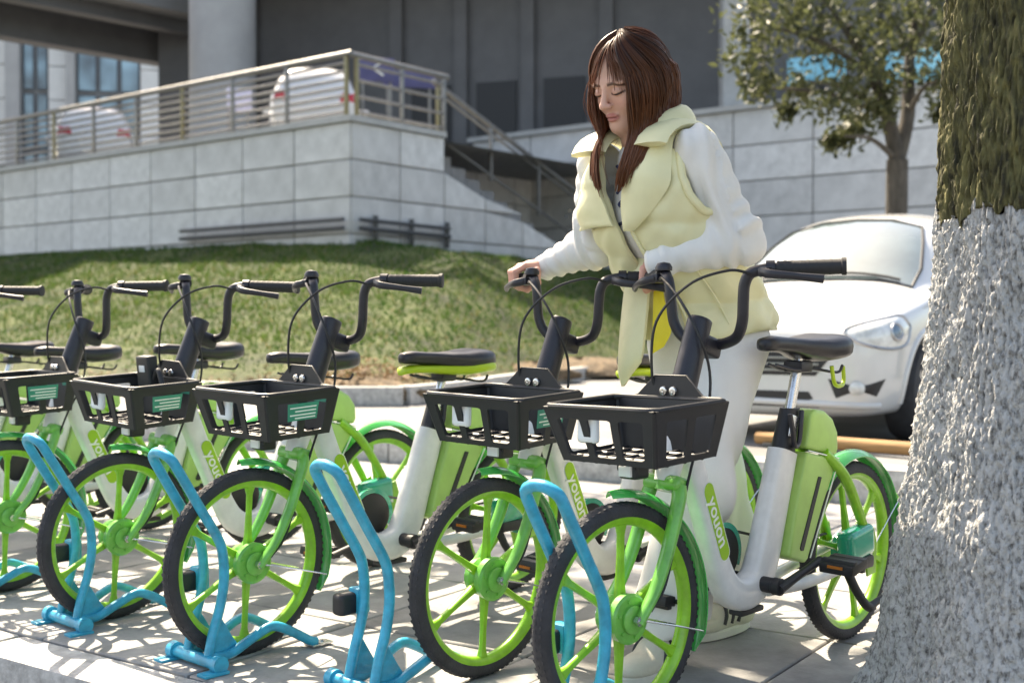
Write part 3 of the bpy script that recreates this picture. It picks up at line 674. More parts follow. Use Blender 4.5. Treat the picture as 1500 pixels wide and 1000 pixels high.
def saddle_rings(zt, zb, grow=0.0):
    S = [(-.532, .010, -.012), (-.540, .022, -.003), (-.575, .027, .003), (-.64, .034, .003), (-.70, .054, .001), (-.755, .080, .003), (-.80, .090, .010), (-.835, .088, .014), (-.86, .074, .010), (-.874, .045, .0)]
    R = []
    for (x, w_, dz), tf in zip(S, (.30, .46, .54, .62, .78, .95, 1, 1, .9, .62)):
        w_ += grow; r = []
        for a in np.linspace(0, math.tau, 24, endpoint=False):
            ca, sa = math.cos(a), math.sin(a)
            z = (zt + dz - .006 * (1 if False else 0)) if False else None
            up = max(sa, 0) ** .75 if sa > 0 else -(max(-sa, 0) ** .6)
            hh = (zt - zb) / 2 * tf; mid = zt - hh + dz * .8 - (.012 if grow else 0) * (1 - tf) * 1.6
            y = w_ * math.copysign(abs(ca) ** .8, ca)
            zz = mid + hh * up - (.012 * (1 - abs(ca)) if sa > 0 and x < -.60 else 0) * .5
            r.append(V(x, y, zz))
        R.append(r)
    return R
mb = MB(); mb.rings(saddle_rings(.784, .712)); isd = bp('saddle', mb.mesh('saddle', M['leather'], ang=60), None, False, 'seat')
mb = MB(); mb.rings(saddle_rings(.752, .706, .0028)); bp('saddle_trim', mb.mesh('saddle_trim', M['saddlegreen'], ang=60), isd, False, 'trim')
mb = MB()
for s in (-1, 1): mb.tube(spline([(-.58, s * .01, .715), (-.66, s * .022, .70), (-.75, s * .022, .700), (-.83, s * .045, .690), (-.85, s * .05, .708)], 5), .004, 6)
mb.box((-.708, 0, .707), (.06, .055, .03), bev=.008); bp('saddle_rails', mb.mesh('saddle_rails', M['bar']), isd)
mb = MB(); mb.tube(spline([(-.79, .05, .708), (-.80, .055, .662), (-.845, .05, .655), (-.868, .045, .668), (-.868, .042, .705)], 6), .0055, 8); bp('saddle_loop', mb.mesh('saddle_loop', M['saddlegreen']), isd, False, 'loop')
# drive: chain ring, cranks, pedals, teal chain case, kickstand
bbx, bbz = -.522, .247
mb = MB(); mb.lathe([(0, -.062), (.022, -.062), (.022, -.058), (.058, -.058), (.064, -.056), (.066, -.052), (.064, -.048), (.034, -.046), (.02, -.045), (0, -.045)], (bbx + .05, 0, bbz + .055), 40, closed=False)
i = bp('chain_ring', mb.mesh('chain_ring', M['black'], recalc=True))
mb = MB(); mb.lathe([(.066, -.064), (.078, -.064), (.08, -.05), (.066, -.05)], (bbx + .05, 0, bbz + .055), 40, a0=.2, a1=3.6); bp('chain_guard', mb.mesh('chain_guard', M['teal'], recalc=True), i)
mb = MB(); mb.tube([(bbx + .05, -.054, bbz + .12), (-.8, -.056, .285), (RX, -.056, .285)], .004, 6); mb.tube([(bbx + .05, -.054, bbz - .01), (-.8, -.056, .215), (RX, -.056, .205)], .004, 6); bp('chain', mb.mesh('chain', M['bar']), i)
mb = MB(); mb.lathe([(0, -.075), (.017, -.075), (.019, -.06), (.019, .06), (.021, .062), (.021, .082), (.016, .085), (0, .085)], (bbx, 0, bbz - .01), 20, closed=False); bp('crank_axle', mb.mesh('crank_axle', M['black'], recalc=True))
for s, dx, dz in ((1, -.150, .045), (-1, .150, -.045)):
    mb = MB(); a = V(bbx, s * .082, bbz - .01); b = V(bbx + dx, s * .10, bbz - .01 + dz)
    mb.tube([a - (b - a) * .08, a + (b - a) * .3, a + (b - a) * .7, b + (b - a) * .04], [.016, .013, .0115, .013], 10, rb=[.012, .009, .0085, .01]); i = bp('crank', mb.mesh('crank', M['black']))
    mb = MB(); c = b + V(0, s * .065, 0); mb.box(tuple(c), (.085, .09, .026), Matrix.Rotation(.15 * s, 3, 'Y'), bev=.006); mb.tube([b, c], .006, 8)
    for k in (-1, 1): mb.box(tuple(c + V(.022 * k, 0, .0)), (.018, .088, .034), bev=.003)
    ip = bp('pedal', mb.mesh('pedal', M['black']), i)
    bp('pedal_reflector', MB().box(tuple(c + V(.0435, 0, .0)), (.004, .04, .007)).box(tuple(c + V(-.0435, 0, .0)), (.004, .04, .007)).mesh('pedal_reflector', M['orange']), i)
mb = MB(); mb.box((-.945, .060, .283), (.135, .052, .085), Matrix.Rotation(.12, 3, 'Y'), bev=.02, seg=4); bp('motor_cover', mb.mesh('motor_cover', M['teal'], ang=60))
mb = MB(); mb.box((-.945, .066, .232), (.11, .046, .034), bev=.008); bp('lock_box', mb.mesh('lock_box', M['black']))
mb = MB(); mb.tube(spline([(-.90, .06, .215), (-.915, .075, .17), (-.945, .09, .125), (-.965, .095, .112)], 5), [.013, .012, .013], 10); mb.tube(spline([(-.955, .095, .112), (-1.02, .10, .128), (-1.09, .105, .142)], 4), [.011, .009, .010], 10); bp('kickstand', mb.mesh('kickstand', M['black']))
# handlebar, grips, levers
def mirror(P, s): return [(p[0], p[1] * s, p[2]) for p in P]
mb = MB(); half = [(-.315, 0, .822), (-.315, .035, .823), (-.308, .078, .838), (-.300, .100, .872), (-.297, .106, .92), (-.297, .110, .955), (-.303, .122, .979), (-.322, .150, .988), (-.345, .185, .989)]
pl = spline(half, 6); full = np.vstack([(pl * V(1, -1, 1))[::-1], pl[1:]])
mb.tube(full, .0128, 14, up=(1, 0, 0)); ih = bp('handlebar', mb.mesh('handlebar', M['bar'], ang=60), None, True)
mb = MB(); mb.box((-.290, 0, .818), (.07, .05, .045), Matrix.Rotation(-.3, 3, 'Y'), bev=.01, seg=3); bp('stem_clamp', mb.mesh('stem_clamp', M['bar']), ih)
for s in (1, -1):
    a, b = V(-.335, s * .170, .9885), V(-.418, s * .292, .990); d = (b - a)
    mb = MB(); mb.tube([a, a + d * .02, a + d * .04, a + d * .93, a + d * .94, b, b + d * .004], [.0165, .0175, .0165, .0165, .0195, .0195, .016], 16)
    for k in range(7): mb.tube([a + d * (.1 + k * .11), a + d * (.14 + k * .11)], .0172, 14)
    bp('grip', mb.mesh('grip', M['grip']), ih)
    mb = MB(); mb.tube([a - d * .16, a - d * .03], .019, 14); mb.box(tuple(a - d * .08 + V(.02, 0, -.008)), (.03, .026, .022), bev=.006)
    mb.tube(spline([tuple(a - d * .1 + V(.028, 0, -.008)), tuple(a + d * .08 + V(.05, s * .008, -.014)), tuple(a + d * .4 + V(.052, s * .012, -.02)), tuple(a + d * .78 + V(.045, s * .012, -.028))], 6), [.011, .0105, .009, .008, .010], 10, rb=[.008, .0065, .006, .006, .007])
    bp('brake_lever', mb.mesh('brake_lever', M['bar']), ih)
mb = MB(); c = V(-.312, -.142, .998); mb.lathe([(0, 0), (.02, 0), (.021, .008), (.015, .018), (0, .021)], (0, 0, 0), 20, closed=False); mb.v = [(c[0] + v[0], c[1] + v[2], c[2] + v[1]) for v in mb.v]; bp('bell', mb.mesh('bell', M['bar'], recalc=True), ih)
# cables
cabs = [[(-.29, .135, .978), (-.25, .10, .985), (-.20, .03, .955), (-.165, -.035, .875), (-.165, -.05, .76), (-.18, -.04, .70), (-.185, -.03, .64)],
        [(-.29, -.135, .978), (-.262, -.10, .975), (-.235, -.03, .93), (-.23, .03, .85), (-.25, .047, .76), (-.235, .05, .66), (-.185, .052, .57), (-.12, .06, .42), (-.075, .064, .31), (-.03, .064, .262)]]
for P_ in cabs: mb = MB(); mb.tube(spline(P_, 8), .0033, 7); bp('cable', mb.mesh('cable', M['cable']), None, True)
# basket
BX0, BX1, BYW, BZ, BH = -.168, .062, .162, .698, .118
def bpt(u, v, w_):      # unit box -> basket: u 0 back..1 front, v -1 right..1 left, w 0 bottom..1 rim
    k = .80 + .20 * w_
    xc = (BX0 + BX1) / 2 - .012 * (1 - w_); hx = (BX1 - BX0) / 2 * k
    x = xc + (2 * u - 1) * hx; y = BYW * v * (.82 + .18 * w_); z = BZ - BH + BH * w_ - .012 * (u - .5)
    return V(x, y, z)
def rounded_panel(mp, w_, h_, holes, nc=4):
    """mp maps (s in 0..w_, t in 0..h_) to 3d; holes = grid cells (s0,s1,t0,t1) leaving bars; returns bmesh sheet with rounded openings"""
    bm = bmesh.new(); vc = {}
    def vert(s, t):
        k_ = (round(s, 5), round(t, 5))
        if k_ not in vc: vc[k_] = bm.verts.new(Vector(mp(s, t)))
        return vc[k_]
    for (S0, S1, T0, T1, hole) in holes:
        if hole is None:
            n_ = max(1, int((S1 - S0) / .04)); m_ = max(1, int((T1 - T0) / .04))
            for a in range(n_):
                for b in range(m_):
                    s0, s1 = S0 + (S1 - S0) * a / n_, S0 + (S1 - S0) * (a + 1) / n_; t0, t1 = T0 + (T1 - T0) * b / m_, T0 + (T1 - T0) * (b + 1) / m_
                    bm.faces.new([vert(s0, t0), vert(s1, t0), vert(s1, t1), vert(s0, t1)])
            continue
        h0, h1, g0, g1, rad = hole
        inner = []; outer = []
        cs, ct = (h0 + h1) / 2, (g0 + g1) / 2
        for (qx, qy, a0) in ((1, 1, 0), (-1, 1, math.pi / 2), (-1, -1, math.pi), (1, -1, 1.5 * math.pi)):
            for k_ in range(nc + 1):
                a = a0 + math.pi / 2 * k_ / nc
                s = (h1 - rad if qx > 0 else h0 + rad) + rad * math.cos(a); t = (g1 - rad if qy > 0 else g0 + rad) + rad * math.sin(a)
                inner.append((s, t))
                # project to cell border from centre
                f_ = a0 / (math.pi / 2) + k_ / nc
                ds, dt = (S1 if qx > 0 else S0), (T1 if qy > 0 else T0)
                kk = k_ / nc
                if qx > 0 and qy > 0: o_ = (S1, t if kk < .5 else T1) if kk < .49 else ((S1, T1) if kk < .51 else (s, T1))
                elif qx < 0 and qy > 0: o_ = (s, T1) if kk < .49 else ((S0, T1) if kk < .51 else (S0, t))
                elif qx < 0: o_ = (S0, t) if kk < .49 else ((S0, T0) if kk < .51 else (s, T0))
                else: o_ = (s, T0) if kk < .49 else ((S1, T0) if kk < .51 else (S1, t))
                outer.append(o_)
        iv = [bm.verts.new(Vector(mp(*p_))) for p_ in inner]; ov = [bm.verts.new(Vector(mp(*p_))) for p_ in outer]
        N_ = len(iv)
        for k_ in range(N_):
            l_ = (k_ + 1) % N_
            try: bm.faces.new([iv[k_], iv[l_], ov[l_], ov[k_]])
            except ValueError: pass
    bmesh.ops.remove_doubles(bm, verts=bm.verts[:], dist=1e-5)
    bmesh.ops.recalc_face_normals(bm, faces=bm.faces[:])
    bm.normal_update(); th = .005
    fs0 = bm.faces[:]; be = [e for e in bm.edges if len(e.link_faces) == 1]; nv = {v: bm.verts.new(v.co - v.normal * th) for v in bm.verts[:]}
    for f in fs0: bm.faces.new([nv[v] for v in reversed(f.verts)])
    for e in be: bm.faces.new([e.verts[0], e.verts[1], nv[e.verts[1]], nv[e.verts[0]]])
    bmesh.ops.recalc_face_normals(bm, faces=bm.faces[:])
    return bm
def cells(n_, margin=.04, t0=.10, t1=.80, bar=.2):
    H = []; w_ = (1 - 2 * margin) / n_
    H.append((0, margin, 0, 1, None)); H.append((1 - margin, 1, 0, 1, None))
    for k_ in range(n_):
        a, b = margin + w_ * k_, margin + w_ * (k_ + 1); bb = w_ * bar / 2
        H.append((a, b, 0, t0 * .4, None)); H.append((a, b, t1 + .06, 1, None))
        H.append((a, b, t0 * .4, t1 + .06, (a + bb, b - bb, t0, t1, min(.04, w_ * .2))))
    return H
mb = MB()
mb.bm(rounded_panel(lambda s, t: bpt(1, 1 - 2 * s, t), 1, 1, cells(3, .06, .11, .80, .24)))
mb.bm(rounded_panel(lambda s, t: bpt(1 - s, 1, t), 1, 1, cells(2, .09, .11, .80, .26)))
mb.bm(rounded_panel(lambda s, t: bpt(s, -1, t), 1, 1, cells(2, .09, .11, .80, .26)))
mb.bm(rounded_panel(lambda s, t: bpt(0, -1 + 2 * s, t), 1, 1, [(0, .3, 0, 1, None), (.3, .7, 0, 1, None), (.7, 1, 0, 1, None)]))
for k_ in range(7):                                                          # floor slats
    y = -1 + 2 * (k_ + .5) / 7; mb.tube([bpt(0, y, .02), bpt(1, y, .02)], .006, 6)
for k_ in range(3): mb.tube([bpt(.2 + .3 * k_, -1, .015), bpt(.2 + .3 * k_, 1, .015)], .006, 6)
rimp = []
for (u0, v0, u1, v1) in ((1, -1, 1, 1), (1, 1, 0, 1), (0, 1, 0, -1), (0, -1, 1, -1)):
    for k_ in range(1, 9): t = .06 + .88 * (k_ - 1) / 7; rimp.append(bpt(u0 + (u1 - u0) * t, v0 + (v1 - v0) * t, 1))
mb.tube(np.array(rimp), .0065, 8, closed=True, up=(0, 0, 1))
for u_, v_ in ((1, 1), (1, -1), (0, 1), (0, -1)): mb.tube([bpt(u_ * .985 + .006, v_ * .985, 0), bpt(u_ * .985 + .006, v_ * .985, .98)], .0075, 8)
mb.prism([(-.162, -.02), (-.135, .0), (-.095, .006), (-.07, .028), (-.046, .050), (.046, .050), (.07, .028), (.095, .006), (.135, 0), (.162, -.02), (.10, -.04), (-.10, -.04)], 0, .006, bev=.001, seg=1,
         to3=lambda q: (BX0 + .003 - q[1] - (q[2] * .10 if q[2] > 0 else 0), q[0], BZ + .008 + q[2]))
ibk = bp('basket', mb.mesh('basket', M['black'], ang=40, recalc=True), None, True)
mb = MB()
for y in (-.014, .014):
    m2 = MB(); m2.lathe([(0, 0), (.0105, 0), (.0095, .004), (.004, .0055), (0, .0045)], (0, 0, 0), 14, closed=False); mb.add([(BX0 + .004 + v[1], y + v[0], BZ + .022 + v[2]) for v in m2.v], m2.f)
bp('screws', mb.mesh('screws', M['chrome'], recalc=True), ibk)
mb = MB(); mb.box(tuple(bpt(.955, -.33, .60)), (.02, .06, .062), bev=.012, seg=3); bp('front_reflector', mb.mesh('front_reflector', M['lens']), ibk)
mb = MB(); mb.box((-.05, 0, .553), (.05, .05, .036), bev=.01, seg=3); mb.tube([(-.06, 0, .566), (-.065, 0, .585)], .008, 8); mb.tube([(-.03, -.028, .585), (-.03, -.028, .555), (-.03, .028, .555), (-.03, .028, .585)], .003, 6)
ihl = bp('headlight', mb.mesh('headlight', M['black']), None, True)
mb = MB(); mb.box((-.023, 0, .553), (.008, .036, .024), bev=.003); bp('headlight_lens', mb.mesh('headlight_lens', M['lens']), ihl)
mb = MB(); mb.prism([(-.30, .76), (.30, .76), (.30, .38), (-.30, .38)], 0, 1, to3=lambda q: tuple(bpt(.5 + q[0] * .75, 1, q[2]) + V(0, .0065 + .0015 * q[1], 0)))
istk = bp('sticker', mb.mesh('sticker', M['sticker'], recalc=True), ibk, False, 'sticker')
mb = MB()
for k_, z_ in enumerate((.68, .60, .52, .45)): mb.prism([(-.26, z_), (.26 - .1 * (k_ % 2), z_), (.26 - .1 * (k_ % 2), z_ - .03), (-.26, z_ - .03)], 0, 1, to3=lambda q: tuple(bpt(.5 + q[0] * .75, 1, q[2]) + V(0, .0078 + .0008 * q[1], 0)))
bp('sticker_print', mb.mesh('sticker_print', M['letter'], recalc=True), istk, False, 'sticker')
mb = MB(); mb.prism([(-.9, .72), (-.45, .72), (-.45, .2), (-.9, .2)], 0, 1, to3=lambda q: tuple(bpt(0, -q[0], 1) + V(.008 + .0012 * q[1], 0, q[2] * .05 - .05)))
bp('sticker', mb.mesh('sticker', M['sticker'], recalc=True), ibk, False, 'sticker')

AX_P = Vector((-.165, 0, .55)); AX_D = Vector((-.115, 0, .33)).normalized()
HEAD = math.radians(180 + 47.2)
def place_bike(label, x, y, steer=0.0, lean=-1.2, dhead=0.0, seat=0.0, sticker=True, trim=False, loop=False, group='shared bicycles in the row'):
    t = thing('bicycle', label, 'bicycle', (x, y, 0.0), (math.radians(lean), 0, HEAD + math.radians(dhead)), group)
    S = Matrix.Translation(AX_P) @ Matrix.Rotation(math.radians(steer), 4, AX_D) @ Matrix.Translation(-AX_P)
    up = Matrix.Translation(Vector((-.05, 0, .165)).normalized() * seat)
    objs = []
    for name, me, par, st, flag in BP:
        if (flag == 'sticker' and not sticker) or (flag == 'trim' and not trim) or (flag == 'loop' and not loop): objs.append(None); continue
        o = bpy.data.objects.new(name, me); COL.objects.link(o)
        o.parent = t if par is None else objs[par]
        if par is None:
            if st: o.matrix_local = S
            elif flag == 'seat': o.matrix_local = up
        objs.append(o)
    return t
BIKES = {}
BIKES['A'] = place_bike('green and white shared bicycle with its saddle raised high, standing beside the painted tree trunk', .23, 2.54, -6.5, sticker=False, seat=.055, loop=True)
BIKES['B'] = place_bike('green and white shared bicycle held by the handlebar by the woman in the yellow vest', -.07, 2.94, -.5, trim=True)
BIKES['C'] = place_bike('green and white shared bicycle in the rack next to the empty blue rack', -.70, 3.13, trim=True)
BIKES['D'] = place_bike('green and white shared bicycle with a black device standing in its basket', -1.17, 3.51, 2.5, lean=-1.8, seat=-.012)
BIKES['E'] = place_bike('green and white shared bicycle parked beside the one with a black device in its basket', -1.64, 3.86, -2.5, lean=-.6, seat=.008)
BIKES['F'] = place_bike('shared bicycle next but one to the bicycle with a device in its basket', -2.22, 4.25, 0, seat=-.01)
BIKES['G'] = place_bike('shared bicycle at the far end of the row, only its saddle and tail showing', -2.63, 4.60, 0)
# device in basket D
mb = MB(); mb.box((0, 0, .05), (.035, .07, .105), bev=.008, seg=3); t = BIKES['D']
bpy.context.view_layer.update()
loc = t.matrix_world @ Vector((-.12, -.03, .668))
dv = thing('card_reader', 'small upright black plastic device clipped in a bicycle basket', 'device', tuple(loc), (0, 0.1, HEAD))
link('case', mb.mesh('case', M['black']), dv)
mb = MB(); mb.box((.0185, 0, .065), (.002, .03, .02), bev=.0005); link('window', mb.mesh('window', M['lens']), dv)
mb = MB(); mb.tube(spline([(0, .03, .03), (.0, .06, .06), (.005, .085, .02), (.0, .10, -.03)], 6), .008, 8); mb.box((0, .07, .0), (.03, .05, .03), bev=.008); link('strap', mb.mesh('strap', M['black']), dv)

# ------------------------------------------------------------------ blue wheel racks
RK = []
for s in (1,):
    pass
mb = MB(); yy = .047
side = [(.145, .028), (.132, .085), (.108, .16), (.098, .225), (.103, .29), (.118, .33), (.165, .405), (.222, .498)]
pl = [(x, yy, z) for x, z in side] + [(.243, yy * .92, .533), (.252, yy * .45, .548), (.253, 0, .551), (.252, -yy * .45, .548), (.243, -yy * .92, .533)] + [(x, -yy, z) for x, z in side[::-1]]
mb.tube(spline(pl, 5), .0128, 14); RK.append(('loop', mb.mesh('loop', M['blue'], ang=60), None))
mb = MB(); mb.tube([(.150, -.105, .022), (.150, .105, .022)], .0155, 14); RK.append(('cross_bar', mb.mesh('cross_bar', M['blue']), None))
for s in (-1, 1):
    mb = MB(); mb.tube([(.150, s * .088, .023), (.150, s * .112, .023)], .022, 14); mb.box((.165, s * .10, .004), (.07, .04, .008), bev=.002)
    RK.append(('foot_block', mb.mesh('foot_block', M['blue']), None))
for s in (-1, 1):
    mb = MB(); mb.prism([(.158, .03), (.05, .035), (.075, .07), (.115, .135), (.142, .09)], s * yy - .003, s * yy + .003, bev=.001, seg=1); RK.append(('gusset', mb.mesh('gusset', M['blue'], recalc=True), None))
    mb = MB(); mb.tube(spline([(.15, s * yy, .03), (.09, s * .055, .028), (.03, s * .062, .055), (-.03, s * .066, .078), (-.08, s * .068, .062), (-.155, s * .07, .018), (-.175, s * .07, .012)], 6), .0128, 12); RK.append(('rear_foot', mb.mesh('rear_foot', M['blue']), None))
    mb = MB(); mb.box((-.185, s * .07, .005), (.07, .04, .006), bev=.0015); mb.tube([(-.195, s * .07, .004), (-.195, s * .07, .014)], .006, 6); RK.append(('foot_plate', mb.mesh('foot_plate', M['chrome']), None))
mb = MB(); mb.box((.092, -.075, .205), (.036, .04, .062), bev=.006); RK.append(('lock_bracket', mb.mesh('lock_bracket', M['blue']), None))
mb = MB(); mb.box((.128, -.083, .20), (.055, .04, .052), bev=.012, seg=3); RK.append(('lock', mb.mesh('lock', M['black']), None))
def place_rack(label, x, y, dh=0.0):
    t = thing('bicycle_rack', label, 'bike rack', (x, y, 0), (0, 0, HEAD + math.radians(dh)), 'blue bicycle racks along the pavement')
    for n_, me, par in RK: link(n_, me, t)
    return t
place_rack('blue steel tube wheel rack standing empty, without a bicycle', -.25, 2.88, -2)
place_rack('blue steel tube wheel rack around the front wheel of the bicycle beside the tree trunk', .222, 2.545, 1)
place_rack('blue steel tube wheel rack holding the bicycle next to the empty rack', -.70, 3.13)
place_rack('blue steel tube wheel rack holding the bicycle with a device in its basket', -1.17, 3.51)
place_rack('blue steel tube wheel rack holding the bicycle beside the one with a basket device', -1.64, 3.86)
# ------------------------------------------------------------------ trees
M['barkwhite'] = mat('lime_painted_bark', (0.13, 0.125, 0.12), 0.9, var=0.1, vscale=95, ramp=(.33, .52), detail=8, bump=1.0, bscale=140, bdist=0.01, stretch=(1, 1, .55), col2=(0.42, 0.42, 0.415))
M['bark'] = mat('mossy_bark', (0.028, 0.026, 0.012), 0.95, var=0.2, vscale=55, ramp=(.36, .62), detail=7, bump=1.0, bscale=60, bdist=0.015, stretch=(1, 1, .25), col2=(0.115, 0.105, 0.04))
M['bark2'] = mat('grey_bark', (0.075, 0.066, 0.055), 0.95, var=0.4, vscale=14, bump=0.7, bscale=40, stretch=(1, 1, .3))
M['leaf'] = mat('leaves', (1, 1, 1), 0.5, attr='col', trans=0.4, spec=0.35)
def leaf_mesh(name, centers, n, size, cols, seed, spread=0.28):
    r = np.random.default_rng(seed); C = np.asarray(centers); k = r.integers(0, len(C), n)
    P = C[k, :3] + r.normal(0, 1, (n, 3)) * (C[k, 3:4] * spread * 1.6)
    a = r.normal(0, 1, (n, 3)); a /= np.linalg.norm(a, axis=1)[:, None]
    b = np.cross(a, r.normal(0, 1, (n, 3))); b /= np.linalg.norm(b, axis=1)[:, None]; nn = np.cross(a, b)
    s = size * r.uniform(.6, 1.25, n)[:, None]
    v = np.stack([P - a * s, P - a * s * .2 + b * s * .45 + nn * s * .1, P + a * s, P - a * s * .2 - b * s * .45 + nn * s * .1], 1).reshape(-1, 3)
    me = bpy.data.meshes.new(name); me.from_pydata(v, [], np.arange(4 * n).reshape(-1, 4))
    f = np.clip(r.random(n) * .75 + .25 * r.random(len(C))[k], 0, 1)[:, None]
    col = (1 - f) * np.array([cols[0]]) + f * np.array([cols[1]])
    ca = me.color_attributes.new('col', 'FLOAT_COLOR', 'POINT'); ca.data.foreach_set('color', np.repeat(np.c_[col, np.ones(n)], 4, 0).astype(np.float32).ravel())
    me.materials.append(M['leaf']); return me
# painted street tree: displaced trunk in two parts (lime-painted foot, mossy bark above)
TX, TY = 1.15, 2.60
def trunk_r(z, a):
    zs = [-.12, 0, .09, .2, .385, .59, .85, 1.1, 1.57, 2.6, 4.5]; rs = [.44, .375, .33, .31, .292, .262, .234, .220, .205, .19, .17]
    r = np.interp(z, zs, rs)
    fl = np.clip(1 - z / .55, 0, 1) ** 1.5
    r = r + fl * .03 * np.sin(5 * a + .8) + .008 * np.sin(3 * a + z * 2) + .006 * np.sin(7 * a - 1.5 * z)
    return r
def bark_noise(nz_, na_, fa, fz, seed, bw=.45):
    r = np.random.default_rng(seed); F_ = np.fft.rfft2(r.normal(0, 1, (nz_, na_))); kz = np.fft.fftfreq(nz_)[:, None] * nz_; ka = np.arange(F_.shape[1])[None]
    q = np.sqrt((ka / fa) ** 2 + (kz / fz) ** 2); F_ *= np.exp(-((np.log(np.maximum(q, 1e-3))) / bw) ** 2); n = np.fft.irfft2(F_, s=(nz_, na_)); return n / n.std()
tr = thing('street_tree', 'big street tree with a lime-painted grey foot and mossy bark above', 'tree', (TX, TY, 0))
na = 900
def trunk_piece(z0, z1, dz, m, name, par, edge=None, seed=1, amp=1.0, fz=1.0):
    nzz = len(np.arange(z0, z1 + 1e-6, dz)); hz = (z1 - z0)
    N1 = bark_noise(nzz, na, 46, 16 * fz * hz, seed); N2 = bark_noise(nzz, na, 120, 55 * fz * hz, seed + 1); N3 = bark_noise(nzz, na, 22, 5 * hz, seed + 2)
    disp = amp * (.0075 * (np.tanh(1.6 * np.abs(N1)) - .6) + .0022 * N2 + .0035 * N3)
    A = np.linspace(0, math.tau, na, endpoint=False); Zs = np.arange(z0, z1 + 1e-6, dz); R = []
    for i, z in enumerate(Zs):
        zz = np.full(na, z)
        if edge and i == edge[0] % len(Zs): zz = zz + .02 * np.sin(A * 7) + .015 * np.sin(A * 17 + 1) + .008 * np.sin(A * 41)
        r = np.array([0]) if False else trunk_r(zz, A) + disp[i]
        lean = -.012 * z
        R.append(np.stack([r * np.cos(A) + lean * 0 + .0 * z, r * np.sin(A), zz], 1))
    i_ = np.arange(len(R) - 1)[:, None] * na; k_ = np.arange(na)[None]; l_ = (np.arange(na)[None] + 1) % na
    F_ = np.stack([i_ + k_, i_ + l_, i_ + na + l_, i_ + na + k_], -1).reshape(-1, 4)
    me = bpy.data.meshes.new(name); me.from_pydata(np.vstack(R), [], F_); me.materials.append(m); me.shade_smooth()
    return link(name, me, par)
trunk_piece(-.1, 1.10, .008, M['barkwhite'], 'painted_foot', tr, (-1,))
o = trunk_piece(1.10, 2.3, .008, M['bark'], 'trunk', tr, (0,), seed=9, amp=1.0, fz=.55)
mb = MB(); mb.tube([(0, 0, 2.28), (.02, 0, 3.4), (0, .1, 4.6)], [.20, .17, .13], 20)
limbs = []
for i in range(7):
    a = i / 7 * math.tau + .3; h = 3.0 + .22 * i; e = V(math.cos(a) * 1.7, math.sin(a) * 1.7, h + 1.3 + .2 * (i % 3))
    mb.tube(spline([(0, 0, h), (e[0] * .4, e[1] * .4, h + .7), tuple(e)], 5), [.08, .05, .02], 8); limbs.append(e)
link('limb', mb.mesh('limb', M['bark']), tr)
r_ = np.random.default_rng(3)
cen = [(e[0] * k + r_.normal(0, .4), e[1] * k + r_.normal(0, .4), e[2] + r_.normal(0, .35), .55) for e in limbs for k in (.5, .8, 1.05)] + [(0, 0, 5.6, .8), (.4, .3, 5.2, .7)]
link('crown', leaf_mesh('crown', cen, 5200, .075, [(.03, .055, .012), (.09, .13, .03)], 4), tr)
# neighbouring street trees whose crowns shade the bicycles
def shade_tree(label, x, y, h, cx, cy, cz, R_, nleaf, seed, ncl=40):
    t = thing('street_tree', label, 'tree', (x, y, 0), group='street trees out along the pavement'); r = np.random.default_rng(seed)
    A = np.linspace(0, math.tau, 40, endpoint=False)
    mb = MB(); mb.tube(spline([(0, 0, -.05), (0.02, 0, 1.0), (.03 * (cx - x), .03 * (cy - y), 2.4), ((cx - x) * .35, (cy - y) * .35, cz - R_ * .7)], 6), [.24, .17, .15, .1], 18); link('trunk', mb.mesh('trunk', M['bark']), t)
    cen = []; mb = MB(); top = V((cx - x) * .35, (cy - y) * .35, cz - R_ * .75)
    for i in range(ncl):
        d = r.normal(0, 1, 3); d /= np.linalg.norm(d); rad = R_ * r.uniform(.35, 1.0); c = V(cx - x, cy - y, cz) + d * V(rad, rad, rad * .55)
        cen.append((*c, r.uniform(.3, .6)))
        if i % 2 == 0: m_ = (top + c) / 2 + V(0, 0, -.1); mb.tube(spline([tuple(top), tuple(m_), tuple(c)], 4), [.045, .03, .012], 6)
    link('limb', mb.mesh('limb', M['bark']), t)
    link('crown', leaf_mesh('crown', cen, nleaf, .075, [(.03, .055, .012), (.09, .13, .03)], seed + 1), t)
shade_tree('leafy street tree further along the pavement, past the far end of the row', -4.1, 7.0, 6, -2.2, 7.4, 5.6, 2.7, 1500, 21, 9)
shade_tree('leafy street tree at the edge of the car park, its crown spreading over the paving', 4.9, 7.6, 6, 1.7, 7.2, 6.0, 2.3, 4200, 31, 13)
# small tree behind the car
st = thing('small_tree', 'small broadleaf tree with a forked grey trunk behind the white car', 'tree', (4.35, 13.6, ROADZ))
base = V(4.35, 13.6, ROADZ)
def pz(x, y, d): return V((x - 750) / 1750 * d, d, CAM_H + (469 - y) / 1750 * d)
mb = MB(); f1 = pz(1313, 235, 13.6) - base
mb.tube(spline([(0, 0, -.05), tuple(f1 * .5 + V(0, 0, 0)), tuple(f1)], 6), [.15, .125, .12], 16)
L1 = [f1, pz(1298, 170, 13.6) - base, pz(1275, 110, 13.4) - base, pz(1240, 40, 13.3) - base]
L2 = [f1, pz(1328, 170, 13.7) - base, pz(1330, 90, 13.8) - base, pz(1345, 0, 13.8) - base]
for Lp in (L1, L2): mb.tube(spline([tuple(p_) for p_ in Lp], 6), [.095, .08, .06, .04], 12)
br = [(L1[1], pz(1180, 120, 13.2) - base), (L1[2], pz(1120, 40, 13.0) - base), (L1[2], pz(1150, -60, 13) - base), (L2[1], pz(1370, 120, 13.2) - base), (L2[2], pz(1290, 10, 13.9) - base), (f1, pz(1235, 200, 13.1) - base), (L2[2], pz(1400, -40, 13.5) - base), (L1[1], pz(1110, 130, 13.4) - base)]
